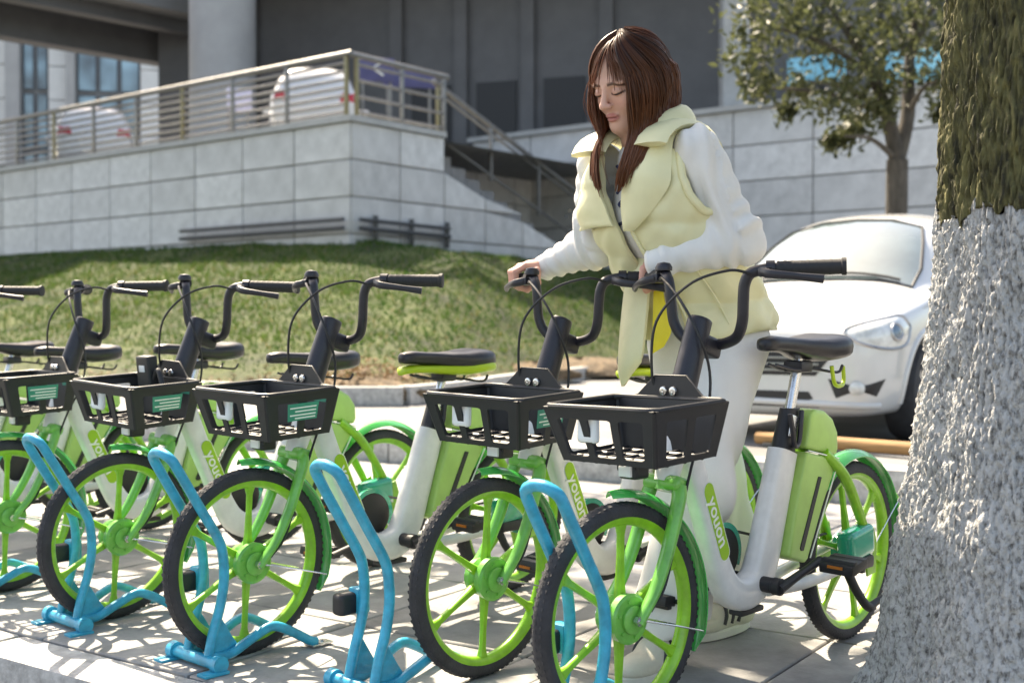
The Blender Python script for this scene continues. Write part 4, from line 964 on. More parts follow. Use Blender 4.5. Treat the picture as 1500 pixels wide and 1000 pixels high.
for a, b in br: mb.tube(spline([tuple(a), tuple((a + b) / 2 + V(0, 0, .1)), tuple(b)], 5), [.04, .025, .01], 8)
link('trunk', mb.mesh('trunk', M['bark2']), st)
cl = []
r_ = np.random.default_rng(12)
for (x, y, s) in [(1100, 20, .30), (1130, 60, .28), (1090, 90, .2), (1150, 15, .32), (1110, 130, .16), (1180, 40, .30), (1200, 75, .24), (1230, 30, .32), (1170, 130, .14), (1150, 165, .10), (1215, 150, .2), (1240, 135, .22), (1260, 100, .26), (1280, 60, .30), (1300, 20, .32), (1300, 120, .2), (1285, 160, .16), (1330, 60, .3), (1350, 20, .3), (1375, 70, .28), (1365, 120, .18), (1390, 30, .3), (1240, 205, .13), (1215, 208, .08), (1375, 165, .10), (1255, 180, .12), (1320, -30, .4), (1250, -40, .4), (1180, -40, .4), (1400, -30, .4), (1120, -40, .3)]:
    p_ = pz(x, y, 13.4 + r_.uniform(-.6, .5)) - base; cl.append((*p_, s * 1.05))
link('crown', leaf_mesh('crown', cl, 4600, .058, [(.022, .03, .014), (.135, .15, .062)], 13, .40), st)
# rubble, dry leaves on the pavement
M['litter'] = mat('dry_leaf', (0.24, 0.15, 0.07), 0.8, var=.4, vscale=20)
# ------------------------------------------------------------------ white car: x forward, y left, origin on the ground at the front axle
M['carpaint'] = mat('car_white', (0.58, 0.58, 0.575), 0.22, coat=0.8, var=0.03, vscale=3)
M['carglass'] = mat('car_glass', (0.10, 0.14, 0.14), 0.04, spec=0.9, coat=1.0, var=.3, vscale=1.2)
M['cardark'] = mat('car_trim_black', (0.018, 0.018, 0.02), 0.55, var=.2)
M['carlamp'] = mat('headlamp_lens', (0.58, 0.60, 0.60), 0.08, coat=1.0, var=.25, vscale=14)
M['bulb'] = mat('lamp_projector', (0.10, 0.16, 0.22), 0.08, coat=1.0)
M['red'] = mat('tail_red', (0.45, 0.015, 0.02), 0.2, coat=.6)
M['alloy'] = mat('alloy_grey', (0.42, 0.42, 0.43), 0.3, metal=.8, var=.1)
ST = [(.725, .42, .26, .50, .55), (.71, .54, .20, .58, .63), (.66, .645, .165, .645, .695), (.55, .705, .15, .70, .755), (.35, .745, .15, .755, .825), (.1, .765, .15, .805, .885), (-.10, .77, .15, .845, .935),
      (-.20, .772, .15, .86, .965), (-.45, .775, .15, .88, 1.125), (-.75, .778, .15, .90, 1.30), (-1.0, .78, .15, .91, 1.415), (-1.25, .78, .15, .915, 1.475), (-1.7, .78, .15, .925, 1.505), (-2.2, .775, .15, .935, 1.49),
      (-2.6, .765, .16, .945, 1.42), (-2.85, .745, .18, .94, 1.22), (-2.98, .71, .22, .90, .98), (-3.04, .62, .28, .70, .75)]
def car_sec(w, zb, be, tp):
    h = tp - be; g = min(max((h - .12) / .3, 0), 1)
    wr = w * (.93 - .30 * min(h / .55, 1))
    hood = [(w * .80, be + .45 * h), (w * .58, be + .75 * h), (w * .28, be + .95 * h), (0, tp)]
    cab = [((w * .93 + wr) / 2 + .015, be + .5 * h), (wr + .02, be + .86 * h), (wr * .62, be + .97 * h), (0, tp)]
    up = [(a[0] * (1 - g) + b[0] * g, a[1] * (1 - g) + b[1] * g) for a, b in zip(hood, cab)]
    return [(0, zb), (w * .86, zb), (w * .96, zb + .07), (w, zb + .5 * (be - zb)), (w * .995, be - .08), (w * .965, be - .015), (w * .92, be + .005)] + up
R = []
for x, w, zb, be, tp in ST:
    h = car_sec(w, zb, be, tp); R.append([(x, y, z) for y, z in h] + [(x, -y, z) for y, z in h[-2:0:-1]])
mb = MB(); mb.rings(R)
def eval_mods(me, mods):
    o = bpy.data.objects.new('tmp', me); COL.objects.link(o); extra = []
    for kind, kw_ in mods:
        m = o.modifiers.new(kind, kind)
        for k_, v_ in kw_.items(): setattr(m, k_, v_)
    bpy.context.view_layer.update()
    out = bpy.data.meshes.new_from_object(o.evaluated_get(bpy.context.evaluated_depsgraph_get())); bpy.data.objects.remove(o); return out
car0 = eval_mods(mb.mesh('body', M['carpaint'], recalc=True), [('SUBSURF', dict(levels=3, render_levels=3))])
bm = bmesh.new(); bm.from_mesh(car0); BV = BVHTree.FromBMesh(bm); bm.free()
AXR, WHR = -2.35, .285
mb = MB()
for ax in (0, AXR): mb.lathe([(0, -1.2), (.335, -1.2), (.335, 1.2), (0, 1.2)], (ax, 0, WHR + .01), 48, closed=False)
cut = link('cutter', mb.mesh('cutter', M['cardark'], recalc=True))
mid = MB(); mid.box((-1.2, 0, .4), (4.2, 1.04, 1.4)); midm = mid.mesh('mid', M['cardark'], recalc=True); cm = bpy.data.objects.new('mid', midm); COL.objects.link(cm)
cc_ = eval_mods(cut.data, [('BOOLEAN', dict(operation='DIFFERENCE', object=cm, solver='EXACT'))])
cut.data = cc_
car_body = eval_mods(car0, [('BOOLEAN', dict(operation='DIFFERENCE', object=cut, solver='EXACT'))])
bpy.data.objects.remove(cut); bpy.data.objects.remove(cm)
if M['cardark'].name not in [m.name for m in car_body.materials if m]: car_body.materials.append(M['cardark'])
car_body.shade_smooth(); car_body.set_sharp_from_angle(angle=math.radians(35))
def ray(o_, d_):
    h = BV.ray_cast(Vector(o_), Vector(d_).normalized()); return h
def drape(outline, origin, d_, a_, b_, off=.004, bulge=0.0, rings_=7, mb=None):
    """project a filled outline (list of (a,b)) along d_ on to the body"""
    mb = mb or MB(); n = len(outline); cx = sum(p[0] for p in outline) / n; cy = sum(p[1] for p in outline) / n
    R = []; edge = []
    for k in range(rings_ + 1):
        t = 1 - k / rings_ * .98; row = []
        for p in outline:
            q = V(*origin) + a_ * (cx + (p[0] - cx) * t) + b_ * (cy + (p[1] - cy) * t); h = ray(q, d_)
            if h[0] is None: row.append(R[-1][len(row)] if R else tuple(q)); continue
            s = off + bulge * (1 - t * t); row.append(tuple(h[0] + h[1] * s))
        R.append(row)
    mb.rings(R, caps=False); mb.add([R[-1][0]] if False else R[-1], [tuple(range(n))])
    return mb, R[0]
def smooth_outline(pts, n=6): 
    P = spline([(p[0], p[1], 0) for p in pts] + [(pts[0][0], pts[0][1], 0)], n); return [(p[0], p[1]) for p in P[:-1]]
CP = []
def cp(name, me, par=None): CP.append((name, me, par)); return len(CP) - 1
ib_ = cp('body', car_body)
dn = V(0, 0, -1); xa, ya, za = V(1, 0, 0), V(0, 1, 0), V(0, 0, 1)
o_, e_ = drape([(-.20, .60), (-.215, .40), (-.19, 0), (-.215, -.40), (-.20, -.60), (-.45, -.585), (-.72, -.52), (-.93, -.455), (-.99, -.25), (-1.0, 0), (-.99, .25), (-.93, .455), (-.72, .52), (-.45, .585)], (0, 0, 3), dn, xa, ya, .005, rings_=14)
i = cp('windscreen', o_.mesh('windscreen', M['carglass'], recalc=True))
m2 = MB(); m2.tube(np.array(e_), .011, 6, closed=True); cp('windscreen_seal', m2.mesh('windscreen_seal', M['cardark']), i)
m2 = MB()
for y0, y1 in ((.52, -.02), (.02, -.50)): 
    P_ = []
    for k in range(8):
        t = k / 7; h = ray((-.235 - .02 * math.sin(t * 3), y0 + (y1 - y0) * t, 3), dn); P_.append(tuple(h[0] + Vector((0, 0, .018))))
    m2.tube(P_, .008, 6)
cp('wiper', m2.mesh('wiper', M['cardark']), i)
for s in (1, -1):
    d_ = V(0, -s, 0); o3 = (0, s * 3, 0)
    for nm, pts in (('front_window', [(-.66, .93), (-1.45, .95), (-1.45, 1.385), (-1.18, 1.36)]), ('rear_window', [(-1.51, .955), (-2.25, .97), (-2.42, 1.12), (-2.2, 1.345), (-1.51, 1.39)])):
        o_, e_ = drape(pts if True else smooth_outline(pts, 4), o3, d_, xa, za, .004, rings_=6); cp(nm, o_.mesh(nm, M['carglass'], recalc=True))
    # headlamp
    d_ = V(-.76, -s * .65, -.03); a_ = V(.65, -s * .76, 0); a_ /= np.linalg.norm(a_); org = V(.50, s * .60, .635) - d_ * 1.5
    out = smooth_outline([(-.235, .045), (-.19, -.055), (-.05, -.085), (.12, -.06), (.20, .005), (.12, .045), (-.06, .085), (-.17, .10)], 5)
    o_, e_ = drape(out, tuple(org), d_, a_, za, .004, .02, 9); i = cp('headlamp', o_.mesh('headlamp', M['carlamp'], recalc=True))
    m2 = MB(); m2.tube(np.array(e_), .009, 6, closed=True); cp('lamp_rim', m2.mesh('lamp_rim', M['alloy']), i)
    circ = [(-.085 + .042 * math.cos(t), .005 + .042 * math.sin(t)) for t in np.linspace(0, math.tau, 18, endpoint=False)]
    o_, e_ = drape(circ, tuple(org), d_, a_, za, .026, .01, 4); cp('projector', o_.mesh('projector', M['bulb'], recalc=True), i)
    m2 = MB(); m2.tube(np.array(e_), .008, 6, closed=True); cp('projector_ring', m2.mesh('projector_ring', M['alloy']), i)
    # fog lamp recess
    d2 = V(-.9, -s * .43, 0); a2 = V(.43, -s * .9, 0); a2 /= np.linalg.norm(a2); org2 = V(.62, s * .52, .33) - d2 * 1.5
    o_, e_ = drape([(-.17, .055), (-.12, -.04), (.10, -.05), (.14, .055)], tuple(org2), d2, a2, za, .004, 0, 5); i = cp('fog_recess', o_.mesh('fog_recess', M['cardark'], recalc=True))
    circ = [(-.01 + .042 * math.cos(t), .005 + .038 * math.sin(t)) for t in np.linspace(0, math.tau, 16, endpoint=False)]
    o_, e_ = drape(circ, tuple(org2), d2, a2, za, .012, .012, 4); cp('fog_lamp', o_.mesh('fog_lamp', M['carlamp'], recalc=True), i)
    # tail lamp
    o_, e_ = drape([(-.30, .62), (.0, .66), (.0, .86), (-.2, .90)] if False else [(s * .42, .74), (s * .70, .72), (s * .70, .92), (s * .46, .90)], (-5, 0, 0), V(1, 0, 0), ya, za, .006, .01, 5); cp('tail_lamp', o_.mesh('tail_lamp', M['red'], recalc=True))
    # mirror
    m2 = MB(); m2.box((-.55, s * .90, .98), (.10, .19, .12), bev=.035, seg=4); m2.tube([(-.56, s * .74, .93), (-.55, s * .84, .95)], .02, 8); cp('wing_mirror', m2.mesh('wing_mirror', M['carpaint'], ang=60))
    # arch lips
    for ax in (0, AXR):
        P_ = []
        for k in range(25):
            a = -.15 + (math.pi + .3) * k / 24; h = ray((ax + .36 * math.cos(a), s * 3, WHR + .01 + .36 * math.sin(a)), V(0, -s, 0))
            if h[0] is not None and abs(h[0].y) > .5: P_.append(tuple(h[0] - Vector((0, s * .006, 0))))
        if len(P_) > 4: m2 = MB(); m2.tube(P_, .022, 8); cp('wheel_arch', m2.mesh('wheel_arch', M['carpaint'], ang=60))
    for ax in (0, AXR):
        c = (ax, s * .665, WHR)
        m2 = MB(); m2.lathe([(.19, -.09), (.265, -.09), (.283, -.06), (.285, 0), (.283, .06), (.265, .09), (.19, .09)], c, 56); i = cp('wheel', m2.mesh('wheel', M['tyre']))
        m2 = MB(); m2.lathe([(.192, s * .085), (.18, s * .08), (.17, s * .045), (.06, s * .055), (.03, s * .075), (0, s * .075)], c, 40, closed=False)
        for k in range(7):
            a = k / 7 * math.tau; R_ = Matrix.Rotation(-a, 3, 'Y'); m2.box((c[0] + .115 * math.cos(a), c[1] + s * .066, c[2] + .115 * math.sin(a)), (.15, .03, .04), R_, bev=.006, seg=1)
        cp('rim', m2.mesh('rim', M['alloy'], recalc=True), i)
# grille with slats and lower intake
o_, e_ = drape([(-.34, .40), (.34, .40), (.42, .50), (.36, .57), (-.36, .57), (-.42, .50)], (5, 0, 0), V(-1, 0, 0), ya, za, .005, 0, 6); i = cp('grille', o_.mesh('grille', M['cardark'], recalc=True))
m2 = MB()
for z in (.43, .465, .50, .535):
    P_ = []
    for k in range(15):
        h = ray((5, -.36 + .72 * k / 14, z), V(-1, 0, 0)); P_.append(tuple(h[0] + h[1] * .012))
    m2.tube(P_, .007, 6)
cp('grille_slat', m2.mesh('grille_slat', M['alloy']), i)
o_, e_ = drape([(-.36, .22), (.36, .22), (.30, .31), (-.30, .31)], (5, 0, 0), V(-1, 0, 0), ya, za, .004, 0, 6); cp('lower_intake', o_.mesh('lower_intake', M['cardark'], recalc=True))
P_ = []
for k in range(21):
    y = -.70 + 1.4 * k / 20; h = ray((5, y * .93, .25 - .02 * abs(y)), V(-1, 0, 0))
    if h[0] is not None: P_.append(tuple(h[0] + h[1] * .002))
m2 = MB(); m2.tube(P_, .02, 8); cp('bumper_lip', m2.mesh('bumper_lip', M['carpaint']))
# bonnet shut lines
m2 = MB()
for s in (1, -1):
    P_ = []
    for k in range(14):
        t = k / 13; h = ray((.60 - .78 * t, s * (.50 + .13 * t), 3), dn); P_.append(tuple(h[0] - h[1] * .002))
    m2.tube(P_, .0045, 5)
cp('bonnet_gap', m2.mesh('bonnet_gap', M['cardark']))
def place_car(label, loc, yaw, skip=()):
    t = thing('car', label, 'car', loc, (0, 0, yaw)); objs = []
    for n_, me, par in CP: objs.append(link(n_, me, t if par is None else objs[par]))
    return t
place_car('white hatchback car parked nose to the kerb behind the raised-saddle bicycle', (1.84, 7.50, ROADZ), math.atan2(-.82, -.57))
place_car('white car parked tail to the railing at the terrace corner', (-3.80, 23.3, TOPZ - .02), math.atan2(.99, -.15))
place_car('white car parked tail to the railing in front of the office block windows', (-9.37, 26.86, TOPZ - .02), math.atan2(.94, -.33))
# brown wheel-stop bar between kerb and car
M['stopbar'] = mat('brown_timber', (0.36, 0.20, 0.08), 0.75, var=.35, vscale=12, stretch=(.3, 4, 4), bump=.3, bscale=30)
a = V((1110 - 750) / 1750 * 6.75, 6.75, 0); b = V((1420 - 750) / 1750 * 5.95, 5.95, 0); m_ = (a + b) / 2
mb = MB(); mb.tube([(-np.linalg.norm(b - a) / 2, 0, 0), (np.linalg.norm(b - a) / 2, 0, 0)], .036, 14)
t = thing('wheel_stop', 'brown timber bar lying on the ground in front of the white car', 'wheel stop', (m_[0], m_[1], ROADZ), (0, 0, math.atan2(b[1] - a[1], b[0] - a[0])))
o = link('bar', mb.mesh('bar', M['stopbar']), t); o.location = (0, 0, .05)
for s in (-1, 0, 1): m2 = MB(); m2.box((s * .5, 0, .013), (.08, .10, .03), bev=.004); link('bracket', m2.mesh('bracket', M['darkpipe']), t)
# ------------------------------------------------------------------ the woman
def surface_nets(fn, lo, hi, h):
    lo = np.array(lo, float); hi = np.array(hi, float); n = np.ceil((hi - lo) / h).astype(int) + 1
    ax = [lo[i] + h * np.arange(n[i]) for i in range(3)]
    G = np.empty(n, np.float32)
    for k0 in range(0, n[2], 24):
        k1 = min(n[2], k0 + 24); g = np.stack(np.meshgrid(ax[0], ax[1], ax[2][k0:k1], indexing='ij'), -1); G[:, :, k0:k1] = fn(g.reshape(-1, 3)).reshape(g.shape[:3])
    s = G < 0; m = np.array(n) - 1
    acc = np.zeros((*m, 3)); cnt = np.zeros(m)
    crn = [(i, j, k) for i in (0, 1) for j in (0, 1) for k in (0, 1)]
    def sub(A, c): return A[c[0]:c[0] + m[0], c[1]:c[1] + m[1], c[2]:c[2] + m[2]]
    for a in range(8):
        for b in range(a + 1, 8):
            d = [abs(crn[a][i] - crn[b][i]) for i in range(3)]
            if sum(d) != 1: continue
            ga, gb = sub(G, crn[a]), sub(G, crn[b]); x = (ga < 0) != (gb < 0)
            t = np.where(x, ga / np.where(x, ga - gb, 1), 0)
            ca, cb = np.array(crn[a], float), np.array(crn[b], float)
            acc += np.where(x[..., None], ca + (cb - ca) * t[..., None], 0); cnt += x
    act = cnt > 0; ids = -np.ones(m, int); ids[act] = np.arange(act.sum())
    base = np.argwhere(act); Vt = lo + h * (base + acc[act] / cnt[act][:, None])
    F = []
    for a in range(3):
        b, c = (a + 1) % 3, (a + 2) % 3
        sl0 = [slice(1, m[i]) for i in range(3)]; sl0[a] = slice(0, m[a])
        s0 = s[tuple(slice(1, m[i]) if i != a else slice(0, m[i]) for i in range(3))]; s1 = s[tuple(slice(1, m[i]) if i != a else slice(1, m[i] + 1) for i in range(3))]
        e = np.argwhere(s0 != s1)
        if not len(e): continue
        st_ = s0[tuple(e.T)]
        q = e.copy(); 
        for i in range(3):
            if i != a: q[:, i] += 1
        def idx(db, dc): r = q.copy(); r[:, b] -= db; r[:, c] -= dc; return ids[tuple(r.T)]
        quad = np.stack([idx(1, 1), idx(0, 1), idx(0, 0), idx(1, 0)], 1); quad[~st_] = quad[~st_][:, ::-1]; F.append(quad)
    F = np.vstack(F); F = F[(F >= 0).all(1)]
    return Vt, F
def cone(P, a, b, ra, rb):
    a, b = np.asarray(a, float), np.asarray(b, float); d = b - a; t = np.clip(((P - a) @ d) / (d @ d), 0, 1)
    return np.linalg.norm(P - a - t[:, None] * d, axis=1) - (ra + (rb - ra) * t)
def ell(P, c, r):
    q = (P - np.asarray(c)) / np.asarray(r); k = np.linalg.norm(q, axis=1); return (k - 1) * min(r)
def ellr(P, c, r, Rm): return ell((P - np.asarray(c)) @ Rm, (0, 0, 0), r)
def smin(a, b, k): h = np.clip(.5 + .5 * (b - a) / k, 0, 1); return b * (1 - h) + a * h - k * h * (1 - h)
def smax(a, b, k): return -smin(-a, -b, k)
def nz(P, s, seed=0):
    x, y, z = P[:, 0] * s + seed, P[:, 1] * s + 1.7 * seed, P[:, 2] * s - seed
    return (np.sin(x + 1.3 * np.sin(y + .5)) + np.sin(1.1 * y + 1.4 * np.sin(z)) + np.sin(.9 * z + 1.2 * np.sin(1.2 * x + 2))) / 3
def np_mesh(name, Vt, F, m, colors=None, ang=None):
    me = bpy.data.meshes.new(name); me.from_pydata(Vt, [], F.tolist() if hasattr(F, 'tolist') else F); me.materials.append(m); me.shade_smooth()
    if colors is not None: ca = me.color_attributes.new('col', 'FLOAT_COLOR', 'POINT'); ca.data.foreach_set('color', np.c_[colors, np.ones(len(colors))].astype(np.float32).ravel())
    me.update(); return me

FW = V(-.75, -.66, 0); FW /= np.linalg.norm(FW); LF = V(-FW[1], FW[0], 0); UP = V(0, 0, 1)
PEL = V(.525, 3.20, .86); CHE = V(.385, 3.10, 1.16); NEC = V(.345, 3.07, 1.33); HED = V(.295, 3.02, 1.470)
shL = NEC + LF * .165 + V(0, 0, -.035); shR = NEC - LF * .165 + V(0, 0, -.045)
bpy.context.view_layer.update()
MB_B = BIKES['B'].matrix_world.copy()
def bikeB(x, y, z): return np.array(MB_B @ Vector((x, y, z)))
gripL0, gripL1 = bikeB(-.335, .170, .9885), bikeB(-.418, .292, .990); gripR0, gripR1 = bikeB(-.335, -.170, .9885), bikeB(-.418, -.292, .990)
elL = V(.560, 2.965, 1.075); elR = V(.232, 3.27, 1.085)
def hand_frame(g0, g1, el):
    ax = (g1 - g0) / np.linalg.norm(g1 - g0); c = g0 + (g1 - g0) * .52
    back = el - c; back = back - ax * (back @ ax); back[2] = 0; back = back - ax * (back @ ax); back /= np.linalg.norm(back)
    up = np.cross(ax, back); up = up if up[2] > 0 else -up
    return ax, c, back, up
def hand_prims(g0, g1, el):
    ax, c, bk, up = hand_frame(g0, g1, el)
    def pt(deg, r, s): a = math.radians(deg); return c + ax * s + bk * (r * math.cos(a)) + up * (r * math.sin(a))
    pr = []
    knuck = []
    for i, s in enumerate((-.031, -.010, .011, .031)):          # index is on the inner side
        k0 = pt(88 + 4 * abs(i - 1), .034, s * .95); k1 = pt(148, .0345, s); k2 = pt(208, .0300, s * .97); k3 = pt(258, .0285, s * .95)
        r = (.0092, .0095, .009, .0078)[i]
        pr += [(k0, k1, r * 1.05, r), (k1, k2, r, r * .93), (k2, k3, r * .92, r * .8)]; knuck.append(k0)
    wr = pt(28, .075, -.004)
    palm = []
    for k in knuck: palm.append((k, wr * .55 + k * .45, .0105, .0135))
    palm += [(pt(45, .036, -.02), pt(45, .036, .025), .014, .013), (wr, pt(60, .04, 0), .021, .017)]
    thumb = [(pt(35, .038, -.036), pt(-20, .034, -.040), .0115, .0098), (pt(-20, .034, -.040), pt(-80, .031, -.030), .0098, .0085), (pt(-80, .031, -.030), pt(-125, .029, -.022), .0085, .0072)]
    return pr, palm, thumb, wr
handsL = hand_prims(gripL0, gripL1, elL); handsR = hand_prims(gripR0, gripR1, elR)
# head frame: face turned toward the handlebars and bowed
def rotm(ax, a): return np.array(Matrix.Rotation(a, 3, Vector(ax)))
yaw = math.atan2(-.62, -.785)
hf = V(math.cos(yaw), math.sin(yaw), 0); hr = V(hf[1], -hf[0], 0)      # forward, her right
HM = np.stack([hr, hf, UP], 1)                                           # columns: local x (right), y (front), z (up)
HM = HM @ rotm((1, 0, 0), math.radians(-22)) @ rotm((0, 1, 0), math.radians(-4))
def head_sdf(P):
    Q = (P - HED) @ HM
    d = ell(Q, (0, -.012, .028), (.071, .088, .082))
    d = smin(d, ell(Q, (0, .022, -.028), (.057, .062, .082)), .03)
    d = smin(d, ell(Q, (0, .064, -.090), (.023, .021, .019)), .028)
    X = np.c_[np.abs(Q[:, 0]), Q[:, 1:]]
    d = smin(d, ell(X, (.036, .052, -.028), (.022, .022, .024)), .02)                        # cheeks
    d = smin(d, ell(X, (.026, .074, .022), (.026, .012, .010)), .014)                         # brows
    d = smax(d, -ell(X, (.031, .096, .002), (.017, .013, .0105)), .012)                       # eye sockets
    d = smin(d, ell(X, (.031, .0755, .001), (.0135, .0125, .0115)), .004)                     # lids
    d = smin(d, cone(Q, (0, .084, .012), (0, .1035, -.027), .0065, .0092), .010)
    d = smin(d, ell(Q, (0, .1045, -.0285), (.0095, .009, .0085)), .006)
    d = smin(d, ell(X, (.0105, .095, -.031), (.0065, .0085, .0065)), .006)
    d = smin(d, ell(Q, (0, .0835, -.0565), (.0205, .0078, .0048)), .005)
    d = smin(d, ell(Q, (0, .0820, -.0665), (.0170, .0080, .0055)), .005)
    d = smax(d, -ell(X, (0, .098, -.0612), (.016, .010, .0018)), .0025)
    return d
def head_neck(P): return smin(head_sdf(P), cone(P, NEC + V(0.0, .01, -.06), HED - hf * .018 + V(0, 0, -.05), .052, .048), .03)
skin = np.array([.62, .36, .27])
def face_col(Vt):
    Q = (Vt - HED) @ HM; X = np.abs(Q[:, 0]); C = np.tile(skin, (len(Vt), 1))
    def mix(mask, c): nonlocal C; C = C * (1 - mask[:, None]) + np.array(c) * mask[:, None]
    front = Q[:, 1] > .04
    mix(np.exp(-(((X - .036) / .02) ** 2 + ((Q[:, 2] + .028) / .018) ** 2)) * .35 * front, (.66, .28, .22))
    mix(np.exp(-(((Q[:, 0]) / .016) ** 2 + ((Q[:, 2] + .029) / .01) ** 2)) * .25 * front, (.62, .28, .22))
    lip = np.clip(1.2 - ((Q[:, 0] / .022) ** 2 + ((Q[:, 2] + .0615) / .0115) ** 2), 0, 1) * front; mix(np.clip(lip * 2.2, 0, 1) * .9, (.47, .17, .15))
    gap = np.exp(-((Q[:, 2] + .0612) / .0018) ** 2) * (X < .016) * front; mix(gap, (.16, .03, .03))
    bz = .0225 - .35 * np.abs(X - .030) * (X > .030) - .12 * np.abs(X - .03); mix(np.clip(1.3 - (np.abs(Q[:, 2] - bz) / .0042) ** 2, 0, 1) * ((X > .012) & (X < .05) & front), (.10, .055, .04))
    lz = -.0055 + 14 * (X - .031) ** 2; mix(np.clip(1.4 - (np.abs(Q[:, 2] - lz) / .0026) ** 2, 0, 1) * ((X > .015) & (X < .048) & front), (.035, .02, .018))
    mix(np.exp(-(((X - .031) / .016) ** 2 + ((Q[:, 2] - .006) / .008) ** 2)) * .4 * front, (.46, .24, .19))
    return C
M['skin'] = mat('skin', (1, 1, 1), 0.48, attr='col', sss=0.12, spec=.4)
parts = []
Vh, Fh = surface_nets(head_neck, HED - .17 - V(0, 0, .10), HED + .17, .0028); parts.append((Vh, Fh, face_col(Vh)))
for (fi, pa, th, wr), el in ((handsL, elL), (handsR, elR)):
    def hfn(P):
        d = None
        for a, b, r0, r1 in pa: e = cone(P, a, b, r0, r1); d = e if d is None else smin(d, e, .010)
        d = smin(d, cone(P, wr, wr + (el - wr) * .35, .023, .026), .02)
        g = None
        for k in range(4):
            e = None
            for a, b, r0, r1 in fi[3 * k:3 * k + 3]: q = cone(P, a, b, r0, r1); e = q if e is None else smin(e, q, .004)
            d = smin(d, e, .0035)
        e = None
        for a, b, r0, r1 in th: q = cone(P, a, b, r0, r1); e = q if e is None else smin(e, q, .005)
        return smin(d, e, .005)
    c = wr * .5 + fi[0][0] * .5; Vt, F = surface_nets(hfn, c - .12, c + .12, .0024)
    col = np.tile(np.array([.62, .33, .26]), (len(Vt), 1)); parts.append((Vt, F, col))
def body_fn(P):
    d = smin(cone(P, PEL, CHE, .10, .10), cone(P, CHE, NEC - V(0, 0, .08), .10, .07), .06)
    for s_, e_, wr in ((shL, elL, handsL[3]), (shR, elR, handsR[3])): d = smin(d, smin(cone(P, s_, e_, .042, .034), cone(P, e_, wr, .034, .022), .02), .03)
    return d
Vt, F = surface_nets(body_fn, (-.1, 2.8, .7), (.85, 3.6, 1.5), .012); parts.append((Vt, F, np.tile(skin, (len(Vt), 1))))
kneeL, kneeR, ankL, ankR = V(.455, 3.015, .455), V(.545, 3.31, .45), V(.385, 2.985, .085), V(.615, 3.36, .085)
hipL, hipR = PEL + LF * .085 - V(0, 0, .04), PEL - LF * .085 - V(0, 0, .04)
def legs_fn(P):
    d = None
    for a, b, c in ((hipL, kneeL, ankL), (hipR, kneeR, ankR)):
        e = smin(cone(P, a, b, .075, .052), cone(P, b, c, .05, .034), .03); d = e if d is None else np.minimum(d, e)
    return smin(d, cone(P, PEL, PEL + UP * .08, .10, .09), .05)
Vt, F = surface_nets(legs_fn, (.2, 2.8, .02), (.8, 3.5, 1.0), .012); parts.append((Vt, F, np.tile(skin, (len(Vt), 1))))
o = 0; VV = []; FF = []; CC = []
for Vt, F, C in parts: VV.append(Vt); FF.append(F + o); CC.append(C); o += len(Vt)
pt_ = V(.48, 3.16, 0)
woman = thing('person', 'woman in a yellow puffer vest and white clothes holding a bicycle by its handlebar', 'person', tuple(pt_))
def wpart(name, me, par=None): ob = link(name, me, par or woman); ob.location = -Vector(pt_) if par is None else (0, 0, 0); return ob
wpart('body', np_mesh('body', np.vstack(VV), np.vstack(FF), M['skin'], np.vstack(CC)))

# clothes ---------------------------------------------------------------
M['sweat'] = mat('white_sweatshirt', (0.74, 0.73, 0.71), 0.9, var=.05, vscale=10, bump=.25, bscale=300, bdist=.002, spec=.2)
M['vest'] = mat('yellow_puffer_nylon', (0.74, 0.70, 0.43), 0.5, var=.06, vscale=6, bump=.25, bscale=26, bdist=.006)
M['vestlining'] = mat('yellow_lining', (0.74, 0.60, 0.03), 0.55, var=.08)
M['trouser'] = mat('white_trousers', (0.72, 0.71, 0.70), 0.9, var=.04, vscale=8, bump=.2, bscale=260, bdist=.002, spec=.2)
M['shoe'] = mat('cream_shoe', (0.60, 0.57, 0.48), 0.7, var=.1, vscale=12, bump=.15, bscale=120)
M['sole'] = mat('shoe_sole', (0.66, 0.64, 0.58), 0.7, var=.1)
def sleeve(P, s_, e_, w_, r0, r1, r2, seed):
    d = smin(cone(P, s_, e_, r0, r1), cone(P, e_, w_, r1, r2), .035)
    t1 = ((P - s_) @ (e_ - s_)) / ((e_ - s_) @ (e_ - s_)); t2 = ((P - e_) @ (w_ - e_)) / ((w_ - e_) @ (w_ - e_))
    tt = np.where(t2 > 0, 1 + np.clip(t2, 0, 1.2), np.clip(t1, 0, 1)); amp = .0022 + .0055 * np.exp(-((tt - 1) / .28) ** 2) + .005 * np.clip(tt - 1.45, 0, 1)
    return d + amp * np.sin(tt * 26 + 2.2 * nz(P, 28, seed)) + .004 * nz(P, 34, seed + 2)
wL, wR = handsL[3], handsR[3]
wLs = wL + (elL - wL) * .02; wRs = wR + (elR - wR) * .02
def sweat_fn(P):
    d = smin(cone(P, PEL + UP * .02, CHE, .112, .112), cone(P, CHE, NEC - UP * .05, .112, .075), .06)
    d = smin(d, sleeve(P, shL, elL, wLs, .062, .060, .036, 1), .03); d = smin(d, sleeve(P, shR, elR, wRs, .064, .062, .036, 4), .03)
    return d + .003 * nz(P, 30, 9)
Vt, F = surface_nets(sweat_fn, (-.05, 2.78, .72), (.80, 3.55, 1.46), .0062); sw = wpart('sweatshirt', np_mesh('sweatshirt', Vt, F, M['sweat']))
for w_, e_ in ((wLs, elL), (wRs, elR)):                                    # ribbed cuffs
    d = (w_ - e_) / np.linalg.norm(w_ - e_); mb = MB(); mb.tube([w_ - d * .03, w_ - d * .012, w_ + d * .02, w_ + d * .028], [.033, .037, .034, .029], 20); wpart('cuff', mb.mesh('cuff', M['sweat']), sw)
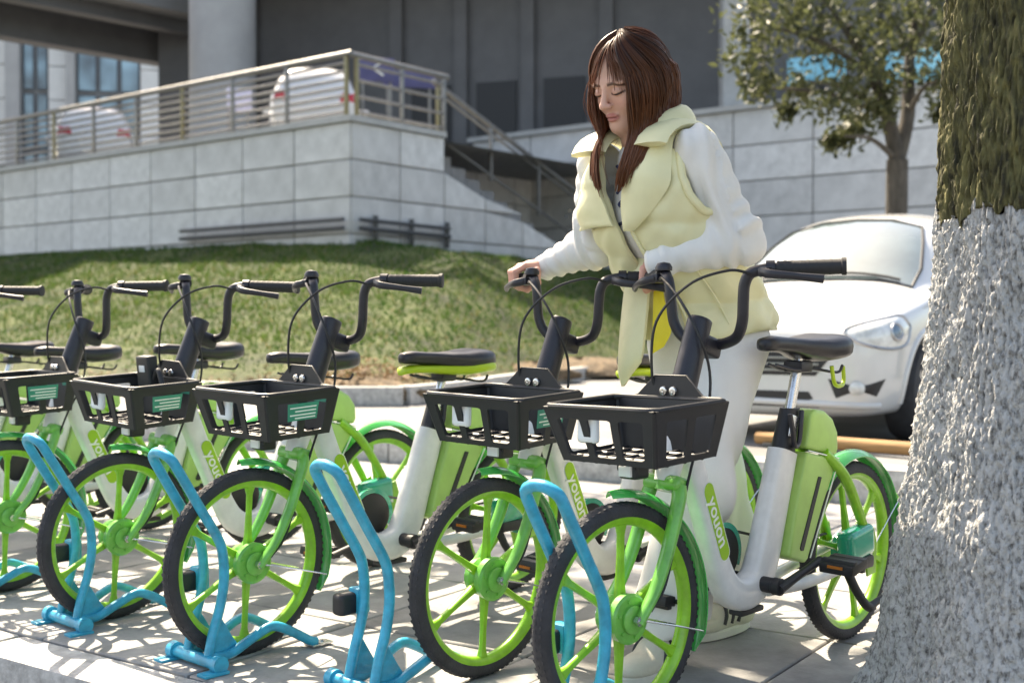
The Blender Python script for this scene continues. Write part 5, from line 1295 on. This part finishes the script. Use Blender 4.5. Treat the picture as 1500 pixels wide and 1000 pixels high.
# dark print on the shirt front
def trouser_fn(P):
    d = None
    for a, b, c, sd in ((hipL, kneeL, ankL, 2), (hipR, kneeR, ankR, 6)):
        c2 = c + V(0, 0, .03); e = smin(cone(P, a, b, .098, .088), cone(P, b, c2, .088, .098), .05)
        e = e + .011 * np.sin(np.arctan2(P[:, 1] - (a[1] + b[1]) / 2, P[:, 0] - (a[0] + b[0]) / 2) * 5 + P[:, 2] * 9 + 2 * nz(P, 9, sd)) * np.clip((.75 - P[:, 2]) * 3, .15, 1) + .004 * nz(P, 16, sd)
        d = e if d is None else smin(d, e, .006)
    d = smin(d, cone(P, PEL - UP * .03, PEL + UP * .10, .122, .112), .05)
    return smax(d, -(P[:, 2] - (.112 + .02 * np.sin(P[:, 0] * 30))), .01)
Vt, F = surface_nets(trouser_fn, (.18, 2.76, .05), (.84, 3.56, 1.02), .0075); wpart('trousers', np_mesh('trousers', Vt, F, M['trouser']))
# vest: shell of rings between the two front edges
def ringpt(h, a, off):
    """h 0 hem .. 1 shoulder line, a = angle from her front (0) to left (+) / right (-)"""
    sp = spline([tuple(PEL + V(-.005, 0, -.01)), tuple(PEL + V(-.03, 0, .08)), tuple(CHE + V(.035, .03, -.1)), tuple(CHE), tuple(NEC - UP * .03)], 10); t = h * (len(sp) - 1); i = int(min(t, len(sp) - 2)); c = sp[i] + (sp[i + 1] - sp[i]) * (t - i)
    rw = np.interp(h, [0, .25, .5, .7, .85, 1], [.172, .170, .170, .178, .176, .130]); rd = np.interp(h, [0, .25, .5, .7, .85, 1], [.142, .140, .138, .136, .125, .088])
    return c + FW * ((rd + off) * math.cos(a)) + LF * ((rw + off) * math.sin(a))
nh, na_ = 56, 88
def vest_edge(h, s):      # opening half angle on each side; the far (right) panel swings open
    return np.interp(h, [0, .3, .6, .8, 1.0], [.34, .20, .06, .12, .40]) if s > 0 else np.interp(h, [0, .3, .6, .8, 1.0], [.10, .08, .10, .22, .5])
def vest_surface(off):
    rows = []
    for i in range(nh):
        h = i / (nh - 1); a0 = vest_edge(h, 1); a1 = math.tau - vest_edge(h, -1); row = []
        for j in range(na_):
            a = a0 + (a1 - a0) * j / (na_ - 1)
            q = abs(math.sin(h * math.pi * 4.5 + .35 * math.sin(a * 2))) ** .5
            edge = min(j, na_ - 1 - j) / 4
            puff = .016 * q * min(1, edge + .25) + .004 * math.sin(a * 9 + h * 14) + .003 * math.sin(a * 17 - h * 31)
            hem = 0
            p_ = ringpt(h, a, off + puff)
            if h < .12: p_ = p_ - UP * (.03 * (1 - h / .12) * max(0, math.cos(a)))       # front dips lower
            row.append(p_)
        rows.append(row)
    return rows
outer = vest_surface(.018); inner = vest_surface(-.002)
arm = [(shL, LF), (shR, -LF)]
def hole(p_): 
    for s_, d_ in arm:
        q = p_ - (s_ - UP * .055); q = q - d_ * (q @ d_)
        if (p_ - NEC) @ d_ > .05 and (q @ UP / .092) ** 2 + (np.linalg.norm(q - UP * (q @ UP)) / .050) ** 2 < 1: return True
    return False
keep = np.array([[not hole(outer[i][j]) for j in range(na_)] for i in range(nh)])
mb = MB(); vo = [p_ for r in outer for p_ in r]; vi = [p_ for r in inner for p_ in r]; N_ = len(vo); fs = []; cell = np.zeros((nh - 1, na_ - 1), bool)
for i in range(nh - 1):
    for j in range(na_ - 1): cell[i, j] = keep[i, j] and keep[i + 1, j] and keep[i, j + 1] and keep[i + 1, j + 1]
seen = np.zeros_like(cell); best = []                       # keep the largest connected patch only
for i in range(nh - 1):
    for j in range(na_ - 1):
        if cell[i, j] and not seen[i, j]:
            st_ = [(i, j)]; seen[i, j] = True; comp = []
            while st_:
                a, b = st_.pop(); comp.append((a, b))
                for c, d in ((a + 1, b), (a - 1, b), (a, b + 1), (a, b - 1)):
                    if 0 <= c < nh - 1 and 0 <= d < na_ - 1 and cell[c, d] and not seen[c, d]: seen[c, d] = True; st_.append((c, d))
            if len(comp) > len(best): best = comp
cell[:] = False
for a, b in best: cell[a, b] = True
def vid(i, j): return i * na_ + j
for i in range(nh - 1):
    for j in range(na_ - 1):
        if not cell[i, j]: continue
        a, b, c, d = vid(i, j), vid(i, j + 1), vid(i + 1, j + 1), vid(i + 1, j); fs += [(a, b, c, d), (N_ + d, N_ + c, N_ + b, N_ + a)]
        for (di, dj, p_, q_) in ((-1, 0, a, b), (1, 0, c, d), (0, -1, d, a), (0, 1, b, c)):
            ii, jj = i + di, j + dj
            if not (0 <= ii < nh - 1 and 0 <= jj < na_ - 1) or not cell[ii, jj]: fs.append((q_, p_, N_ + p_, N_ + q_))
use = sorted({i for f in fs for i in f}); rm = {k: n for n, k in enumerate(use)}; al = vo + vi
mb.add([al[k] for k in use], [tuple(rm[k] for k in f) for f in fs])
vest0 = mb.mesh('vest', M['vest'], ang=70, recalc=True)
ve = wpart('vest', eval_mods(vest0, [('SMOOTH', dict(factor=.5, iterations=2)), ('SUBSURF', dict(levels=1, render_levels=1))]))
bm = bmesh.new(); gv = [[bm.verts.new(Vector(p_)) for p_ in row] for row in outer]
for i in range(nh - 1):
    for j in range(na_ - 1): bm.faces.new([gv[i][j], gv[i][j + 1], gv[i + 1][j + 1], gv[i + 1][j]])
BVV = BVHTree.FromBMesh(bm); bm.free()
for s_, d_ in arm:                                           # bound armhole edge
    P_ = []
    for t in np.linspace(0, math.tau, 40, endpoint=False):
        o_ = s_ - UP * .055 + UP * (.098 * math.cos(t)) + FW * (.056 * math.sin(t)) + d_ * .4; h = BVV.ray_cast(Vector(o_), Vector(-d_))
        if h[0] is not None: P_.append(np.array(h[0]))
    if len(P_) > 10: mb = MB(); mb.tube(P_, .0105, 8, closed=len(P_) == 40); wpart('armhole_binding', mb.mesh('armhole_binding', M['vest'], ang=80), ve)
# shoulder straps and collar
for s_, sg in ((shL, 1), (shR, -1)):
    d_ = LF * sg; mb = MB(); R = []
    for k in range(11):
        t = k / 10; th_ = -1.25 + 2.5 * t; c = NEC + d_ * (.102) - UP * .045 + FW * (.115 * math.sin(th_)) + UP * (.085 * math.cos(th_)) - UP * .01; w_ = .062
        fwd = V(*(FW * math.cos(th_) - UP * math.sin(th_))); nn = V(*(FW * math.sin(th_) + UP * math.cos(th_)))
        R.append([c + d_ * (w_ * x) + nn * (.016 * y) for x, y in ((-1, 0), (-.8, .8), (-.3, 1.15), (.3, 1.15), (.8, .8), (1, 0), (.8, -.6), (-.8, -.6))])
    mb.rings(R); wpart('shoulder_yoke', mb.mesh('shoulder_yoke', M['vest'], ang=75, recalc=True), ve)
def flap(name, rows, th, m=M['vest']):
    R = []
    for row in rows:
        P_ = spline([tuple(q) for q in row], 4); R.append(P_)
    R = np.array(R); n0, n1 = R.shape[:2]
    # densify along rows
    cols = [spline([tuple(R[i, j]) for i in range(n0)], 4) for j in range(n1)]; G = np.array(cols)     # [j][i]
    gu = np.gradient(G, axis=0); gv = np.gradient(G, axis=1); nn = np.cross(gu, gv); nn /= np.linalg.norm(nn, axis=2)[..., None] + 1e-9
    a_, b_ = G.shape[:2]; jj, ii = np.meshgrid(np.arange(a_), np.arange(b_), indexing='ij')
    e = np.minimum(np.minimum(jj, a_ - 1 - jj), np.minimum(ii, b_ - 1 - ii)) / 2.0; t = th * (.35 + .65 * np.clip(e, 0, 1))
    A = G + nn * t[..., None] / 2; B = G - nn * t[..., None] / 2
    vs2 = list(A.reshape(-1, 3)) + list(B.reshape(-1, 3)); n = a_ * b_; fs = []
    for i in range(a_ - 1):
        for j in range(b_ - 1):
            p, q, r, s = i * b_ + j, i * b_ + j + 1, (i + 1) * b_ + j + 1, (i + 1) * b_ + j; fs += [(p, q, r, s), (n + s, n + r, n + q, n + p)]
    for i in range(a_ - 1):
        for j in (0, b_ - 1): p, q = i * b_ + j, (i + 1) * b_ + j; fs.append((p, q, n + q, n + p))
    for j in range(b_ - 1):
        for i in (0, a_ - 1): p, q = i * b_ + j, i * b_ + j + 1; fs.append((p, q, n + q, n + p))
    mb = MB(); mb.add(vs2, fs); return wpart(name, mb.mesh(name, m, ang=70, recalc=True), ve)
def T(f, l, u): return NEC + FW * f + LF * l + UP * u
def rp(h, a, off): return ringpt(h, a, off)
near = [[rp(h, vest_edge(h, 1) - .02 + k * w_, .034 + .006 * math.sin(k * 3.1)) for k in (0, .5, 1)] for h, w_ in ((.60, .16), (.68, .34), (.76, .50), (.84, .62), (.92, .62))]
near += [[T(.055, .07, .045), T(.05, .10, .035), T(.045, .135, .0)], [T(-.02, .078, .085), T(-.03, .105, .07), T(-.035, .13, .03)], [T(-.075, .045, .10), T(-.095, .055, .08), T(-.105, .07, .04)], [T(-.085, 0, .10), T(-.11, 0, .08), T(-.12, 0, .04)],
         [T(-.06, -.06, .095), T(-.08, -.07, .075), T(-.09, -.09, .04)], [T(.02, -.08, .06), T(.015, -.105, .05), T(.01, -.13, .02)]]
flap('collar', near, .016)
far = [[T(.02, -.08, .06), T(.015, -.105, .05), T(.01, -.13, .02)]] + [[rp(h, -vest_edge(h, -1) + .02 - k * w_, .036 + (.03 * k if h < .8 else 0)) for k in (0, .5, 1)] for h, w_ in ((.92, .62), (.84, .72), (.76, .95), (.69, 1.08), (.64, .80))]
flap('collar', far, .015)
for f_, l_, u_ in ((.085, -.195, -.165), (.135, -.155, -.185)):
    mb = MB(); c = T(f_, l_, u_); mb.lathe([(0, -.003), (.006, -.003), (.005, .003), (0, .003)], (0, 0, 0), 12, closed=False); mb.v = [tuple(c + V(*v_)) for v_ in mb.v]; wpart('snap_button', mb.mesh('snap_button', M['darkpipe'], recalc=True), ve)
# loose right front panel with bright lining
def Tp(f, l, u): return PEL + FW * f + LF * l + UP * u
flap('front_panel', [[Tp(.16, -.12, .25), Tp(.20, -.06, .25), Tp(.215, -.01, .25)], [Tp(.17, -.14, .08), Tp(.225, -.07, .09), Tp(.235, 0, .09)], [Tp(.17, -.15, -.06), Tp(.24, -.08, -.07), Tp(.245, -.01, -.06)], [Tp(.18, -.13, -.10), Tp(.235, -.09, -.155), Tp(.235, -.03, -.09)]], .024)
flap('lining', [[Tp(.205, .00, .29), Tp(.20, .02, .29)], [Tp(.222, .005, .10), Tp(.21, .025, .10)], [Tp(.225, .005, .02), Tp(.205, .05, .0)], [Tp(.225, .0, -.07), Tp(.21, .03, -.05)]], .008, M['vestlining'])
# seams
def seam(a, h0, h1, s=1):
    P_ = [ringpt(h0 + (h1 - h0) * k / 20, a(h0 + (h1 - h0) * k / 20), .034) for k in range(21)]; mb = MB(); mb.tube(P_, .0028, 6); wpart('seam', mb.mesh('seam', M['vest']), ve)
seam(lambda h: vest_edge(h, 1) + .10, 0, .8); seam(lambda h: vest_edge(h, 1) + .62, .05, .5)
# dark print on the tee between the vest fronts
M['print'] = mat('navy_print', (0.05, 0.06, 0.13), 0.7)
c = T(.098, -.015, -.16)
for P_ in ([(-.02, .03), (.012, .045), (.02, .02), (-.01, .0), (.02, -.01), (.01, -.04), (-.022, -.05)], [(-.03, .10), (0, .088), (.03, .10)]):
    mb = MB(); q = []
    for a, b in P_:
        w_ = c + LF * a + UP * b; lo_, hi_ = -.05, .08
        for _ in range(14):
            m_ = (lo_ + hi_) / 2
            if sweat_fn((w_ + FW * m_)[None])[0] < 0: lo_ = m_
            else: hi_ = m_
        q.append(w_ + FW * (lo_ + .001))
    mb.tube(spline([tuple(z_) for z_ in q], 5), .0045, 6)
    wpart('shirt_print', mb.mesh('shirt_print', M['print']), sw)
# shoes
M['stripe'] = mat('shoe_stripe', (0.03, 0.03, 0.035), 0.6)
for nm, ank, toe_dir in (('L', ankL, V(-.62, -.78, 0)), ('R', ankR, V(-.75, -.66, 0))):
    f_ = toe_dir / np.linalg.norm(toe_dir); l_ = V(-f_[1], f_[0], 0); g = V(ank[0], ank[1], 0)
    def shoe_fn(P):
        Q = np.stack([(P - g) @ f_, (P - g) @ l_, P[:, 2]], 1)
        d = cone(Q, (-.045, 0, .055), (.05, 0, .06), .042, .042); d = smin(d, ell(Q, (.11, .0, .036), (.085, .046, .036)), .03); d = smin(d, cone(Q, (-.02, 0, .06), (-.015, 0, .105), .044, .040), .03)
        d = smax(d, -(Q[:, 2] - .024), .004); return smax(d, Q[:, 2] - .125, .006)
    Vt, F = surface_nets(shoe_fn, g + V(-.25, -.25, -.01), g + V(.25, .25, .15), .005); sh = wpart('shoe', np_mesh('shoe', Vt, F, M['shoe']))
    mb = MB(); R = []
    for z, gr in ((.0, -.004), (.004, .002), (.022, .003), (.028, -.002)):
        R.append([g + f_ * (.055 + (.135 + gr) * math.cos(t)) + l_ * ((.043 + gr + .006 * math.cos(t)) * math.sin(t) * (1 - .0 * math.cos(t))) + UP * z for t in np.linspace(0, math.tau, 40, endpoint=False)])
    mb.rings(R); wpart('sole', mb.mesh('sole', M['sole'], recalc=True), sh)
    mb = MB()
    for k in range(3):
        x0 = .02 + .03 * k
        for sg in (-1, 1): mb.tube(spline([tuple(g + f_ * x0 + l_ * (sg * .046) + UP * .04), tuple(g + f_ * (x0 - .012) + l_ * (sg * .043) + UP * .07), tuple(g + f_ * (x0 - .02) + l_ * (sg * .02) + UP * .098)], 4), .0055, 6)
    wpart('stripe', mb.mesh('stripe', M['stripe']), sh)
# hair ----------------------------------------------------------------
M['hair'] = mat('brown_hair', (1, 1, 1), 0.38, attr='col', trans=0.45, spec=.5)
r = np.random.default_rng(42)
def scalp(az, el, k=1.0):     # az 0 front, + toward her left ; el 90 crown .. 0 equator, in head frame
    ca, sa = math.cos(az), math.sin(az); ce, se = math.cos(el), math.sin(el)
    return V(-.079 * ce * sa * k, (-.014 + .099 * ce * ca * k), .030 + .092 * se * k)
def h2w(q): return HED + HM @ q
strands = []
def strand(az, length, kk, bang=False, sweep=0.0):
    P_ = []
    part = V(r.normal(0, .004), .03 + r.uniform(-.07, .045), .0)
    el0 = math.radians(84)
    n_ = 9
    for i in range(n_):
        t = i / (n_ - 1); el_ = el0 + (math.radians(4 if not bang else 22) - el0) * t ** .85
        P_.append(h2w(scalp(az * (.55 + .45 * t) + sweep * t * t, el_, kk)))
    L_ = 0; d = P_[-1] - P_[-2]; d /= np.linalg.norm(d); p_ = P_[-1].copy(); step = .022
    ph, am = r.uniform(0, 6), r.uniform(.0, .008); jit = r.uniform(0, .02)
    outw = h2w(scalp(az, 0, 1.0)) - HED; outw[2] = 0; outw /= np.linalg.norm(outw) + 1e-9
    tz = p_[2] - length
    i = 0
    while p_[2] > tz and i < 22:
        d = d * .62 + np.array([0, 0, -1.0]) * .38; 
        if bang: d = d + HM[:, 1] * .02
        dn_ = d / np.linalg.norm(d); p_ = p_ + dn_ * step + outw * (am * math.sin(ph + i * .8) * .6 - .0016 * min(i, 6)) + hf * (am * .5 * math.cos(ph * 1.3 + i * .7) + .0012)
        # keep out of neck, shoulders
        if not bang:
            zz = [1.14, 1.24, 1.30, 1.36, 1.42]; cx_ = NEC + (CHE - NEC) * np.clip((NEC[2] - p_[2]) / (NEC[2] - CHE[2]), 0, 1)
            rel = p_ - cx_; f_, l_ = rel @ FW, rel @ LF; rf, rl = np.interp(p_[2], zz, [.185, .176, .150, .108, .07]) + jit * .6, np.interp(p_[2], zz, [.15, .14, .13, .11, .075]) + jit * .6
            q_ = math.sqrt((f_ / rf) ** 2 + (l_ / rl) ** 2)
            if 1e-6 < q_ < 1: p_ = p_ + (FW * f_ + LF * l_) * (1 / q_ - 1) * .75
        P_.append(p_.copy()); i += 1
    return np.array(P_)
def add_strands(n_, azf, lenf, kf, wf, bang=False, sweepf=lambda: 0.0):
    for _ in range(n_): strands.append((strand(azf(), lenf(), kf(), bang, sweepf()), wf()))
R_ = math.radians
add_strands(620, lambda: R_(r.uniform(60, 112)), lambda: r.uniform(.17, .275), lambda: r.uniform(.98, 1.13), lambda: r.uniform(.0012, .003))
add_strands(520, lambda: R_(r.uniform(105, 180)), lambda: r.uniform(.10, .165), lambda: r.uniform(.98, 1.12), lambda: r.uniform(.0013, .003))
add_strands(400, lambda: R_(-r.uniform(60, 112)), lambda: r.uniform(.19, .28), lambda: r.uniform(.98, 1.13), lambda: r.uniform(.0012, .003))
add_strands(360, lambda: R_(-r.uniform(105, 180)), lambda: r.uniform(.10, .165), lambda: r.uniform(.98, 1.12), lambda: r.uniform(.0013, .003))
add_strands(300, lambda: R_(r.uniform(42, 64)), lambda: r.uniform(.17, .28), lambda: r.uniform(1.0, 1.10), lambda: r.uniform(.0011, .0026))
add_strands(320, lambda: R_(-r.uniform(44, 66)), lambda: r.uniform(.19, .285), lambda: r.uniform(1.0, 1.16), lambda: r.uniform(.0011, .0026))
add_strands(46, lambda: R_(r.uniform(2, 40)), lambda: r.uniform(.015, .05), lambda: r.uniform(1.0, 1.05), lambda: r.uniform(.0010, .0022), True, lambda: r.normal(.25, .15))
add_strands(36, lambda: R_(-r.uniform(2, 40)), lambda: r.uniform(.015, .05), lambda: r.uniform(1.0, 1.05), lambda: r.uniform(.0010, .0022), True, lambda: r.normal(-.25, .15))
add_strands(170, lambda: R_(r.uniform(50, 310)), lambda: r.uniform(.06, .27), lambda: r.uniform(1.06, 1.2), lambda: r.uniform(.0004, .0008))
mb = MB(); cols = []
for P_, w_ in strands:
    n_ = len(P_); mb.tube(P_, np.array([w_ * .7] + [w_] * 6 + [w_ * .8, w_ * .25]), 4, caps=False)
    f = r.random(); base_ = np.array([.032, .012, .010]) * (1 - f) + np.array([.17, .055, .022]) * f
    tip = np.array([.32, .105, .03]); 
    for i in range(n_):
        t = np.clip((i / n_ - .25) * .75, 0, .55); c = base_ * (1 - t) + tip * t; cols += [c] * 4
# scalp cap under the strands
ncap = 0
capR = []
for i in range(14):
    el_ = R_(88 - i * 8.0); row = []
    for a in np.linspace(0, math.tau, 40, endpoint=False):
        az = (a + math.pi) % math.tau - math.pi; lim = R_(46) if abs(az) < R_(46) else R_(-20)
        e2 = max(el_, lim); row.append(h2w(scalp(az, e2, .975)))
    capR.append(row)
v0 = mb.n; mb.rings(capR, caps=False); mb.add([h2w(scalp(0, R_(90), .975))], []); cols += [np.array([.04, .017, .012])] * (mb.n - v0)
me = mb.mesh('hair', M['hair'], ang=180)
ca = me.color_attributes.new('col', 'FLOAT_COLOR', 'POINT'); ca.data.foreach_set('color', np.c_[np.array(cols), np.ones(len(cols))].astype(np.float32).ravel())
wpart('hair', me)
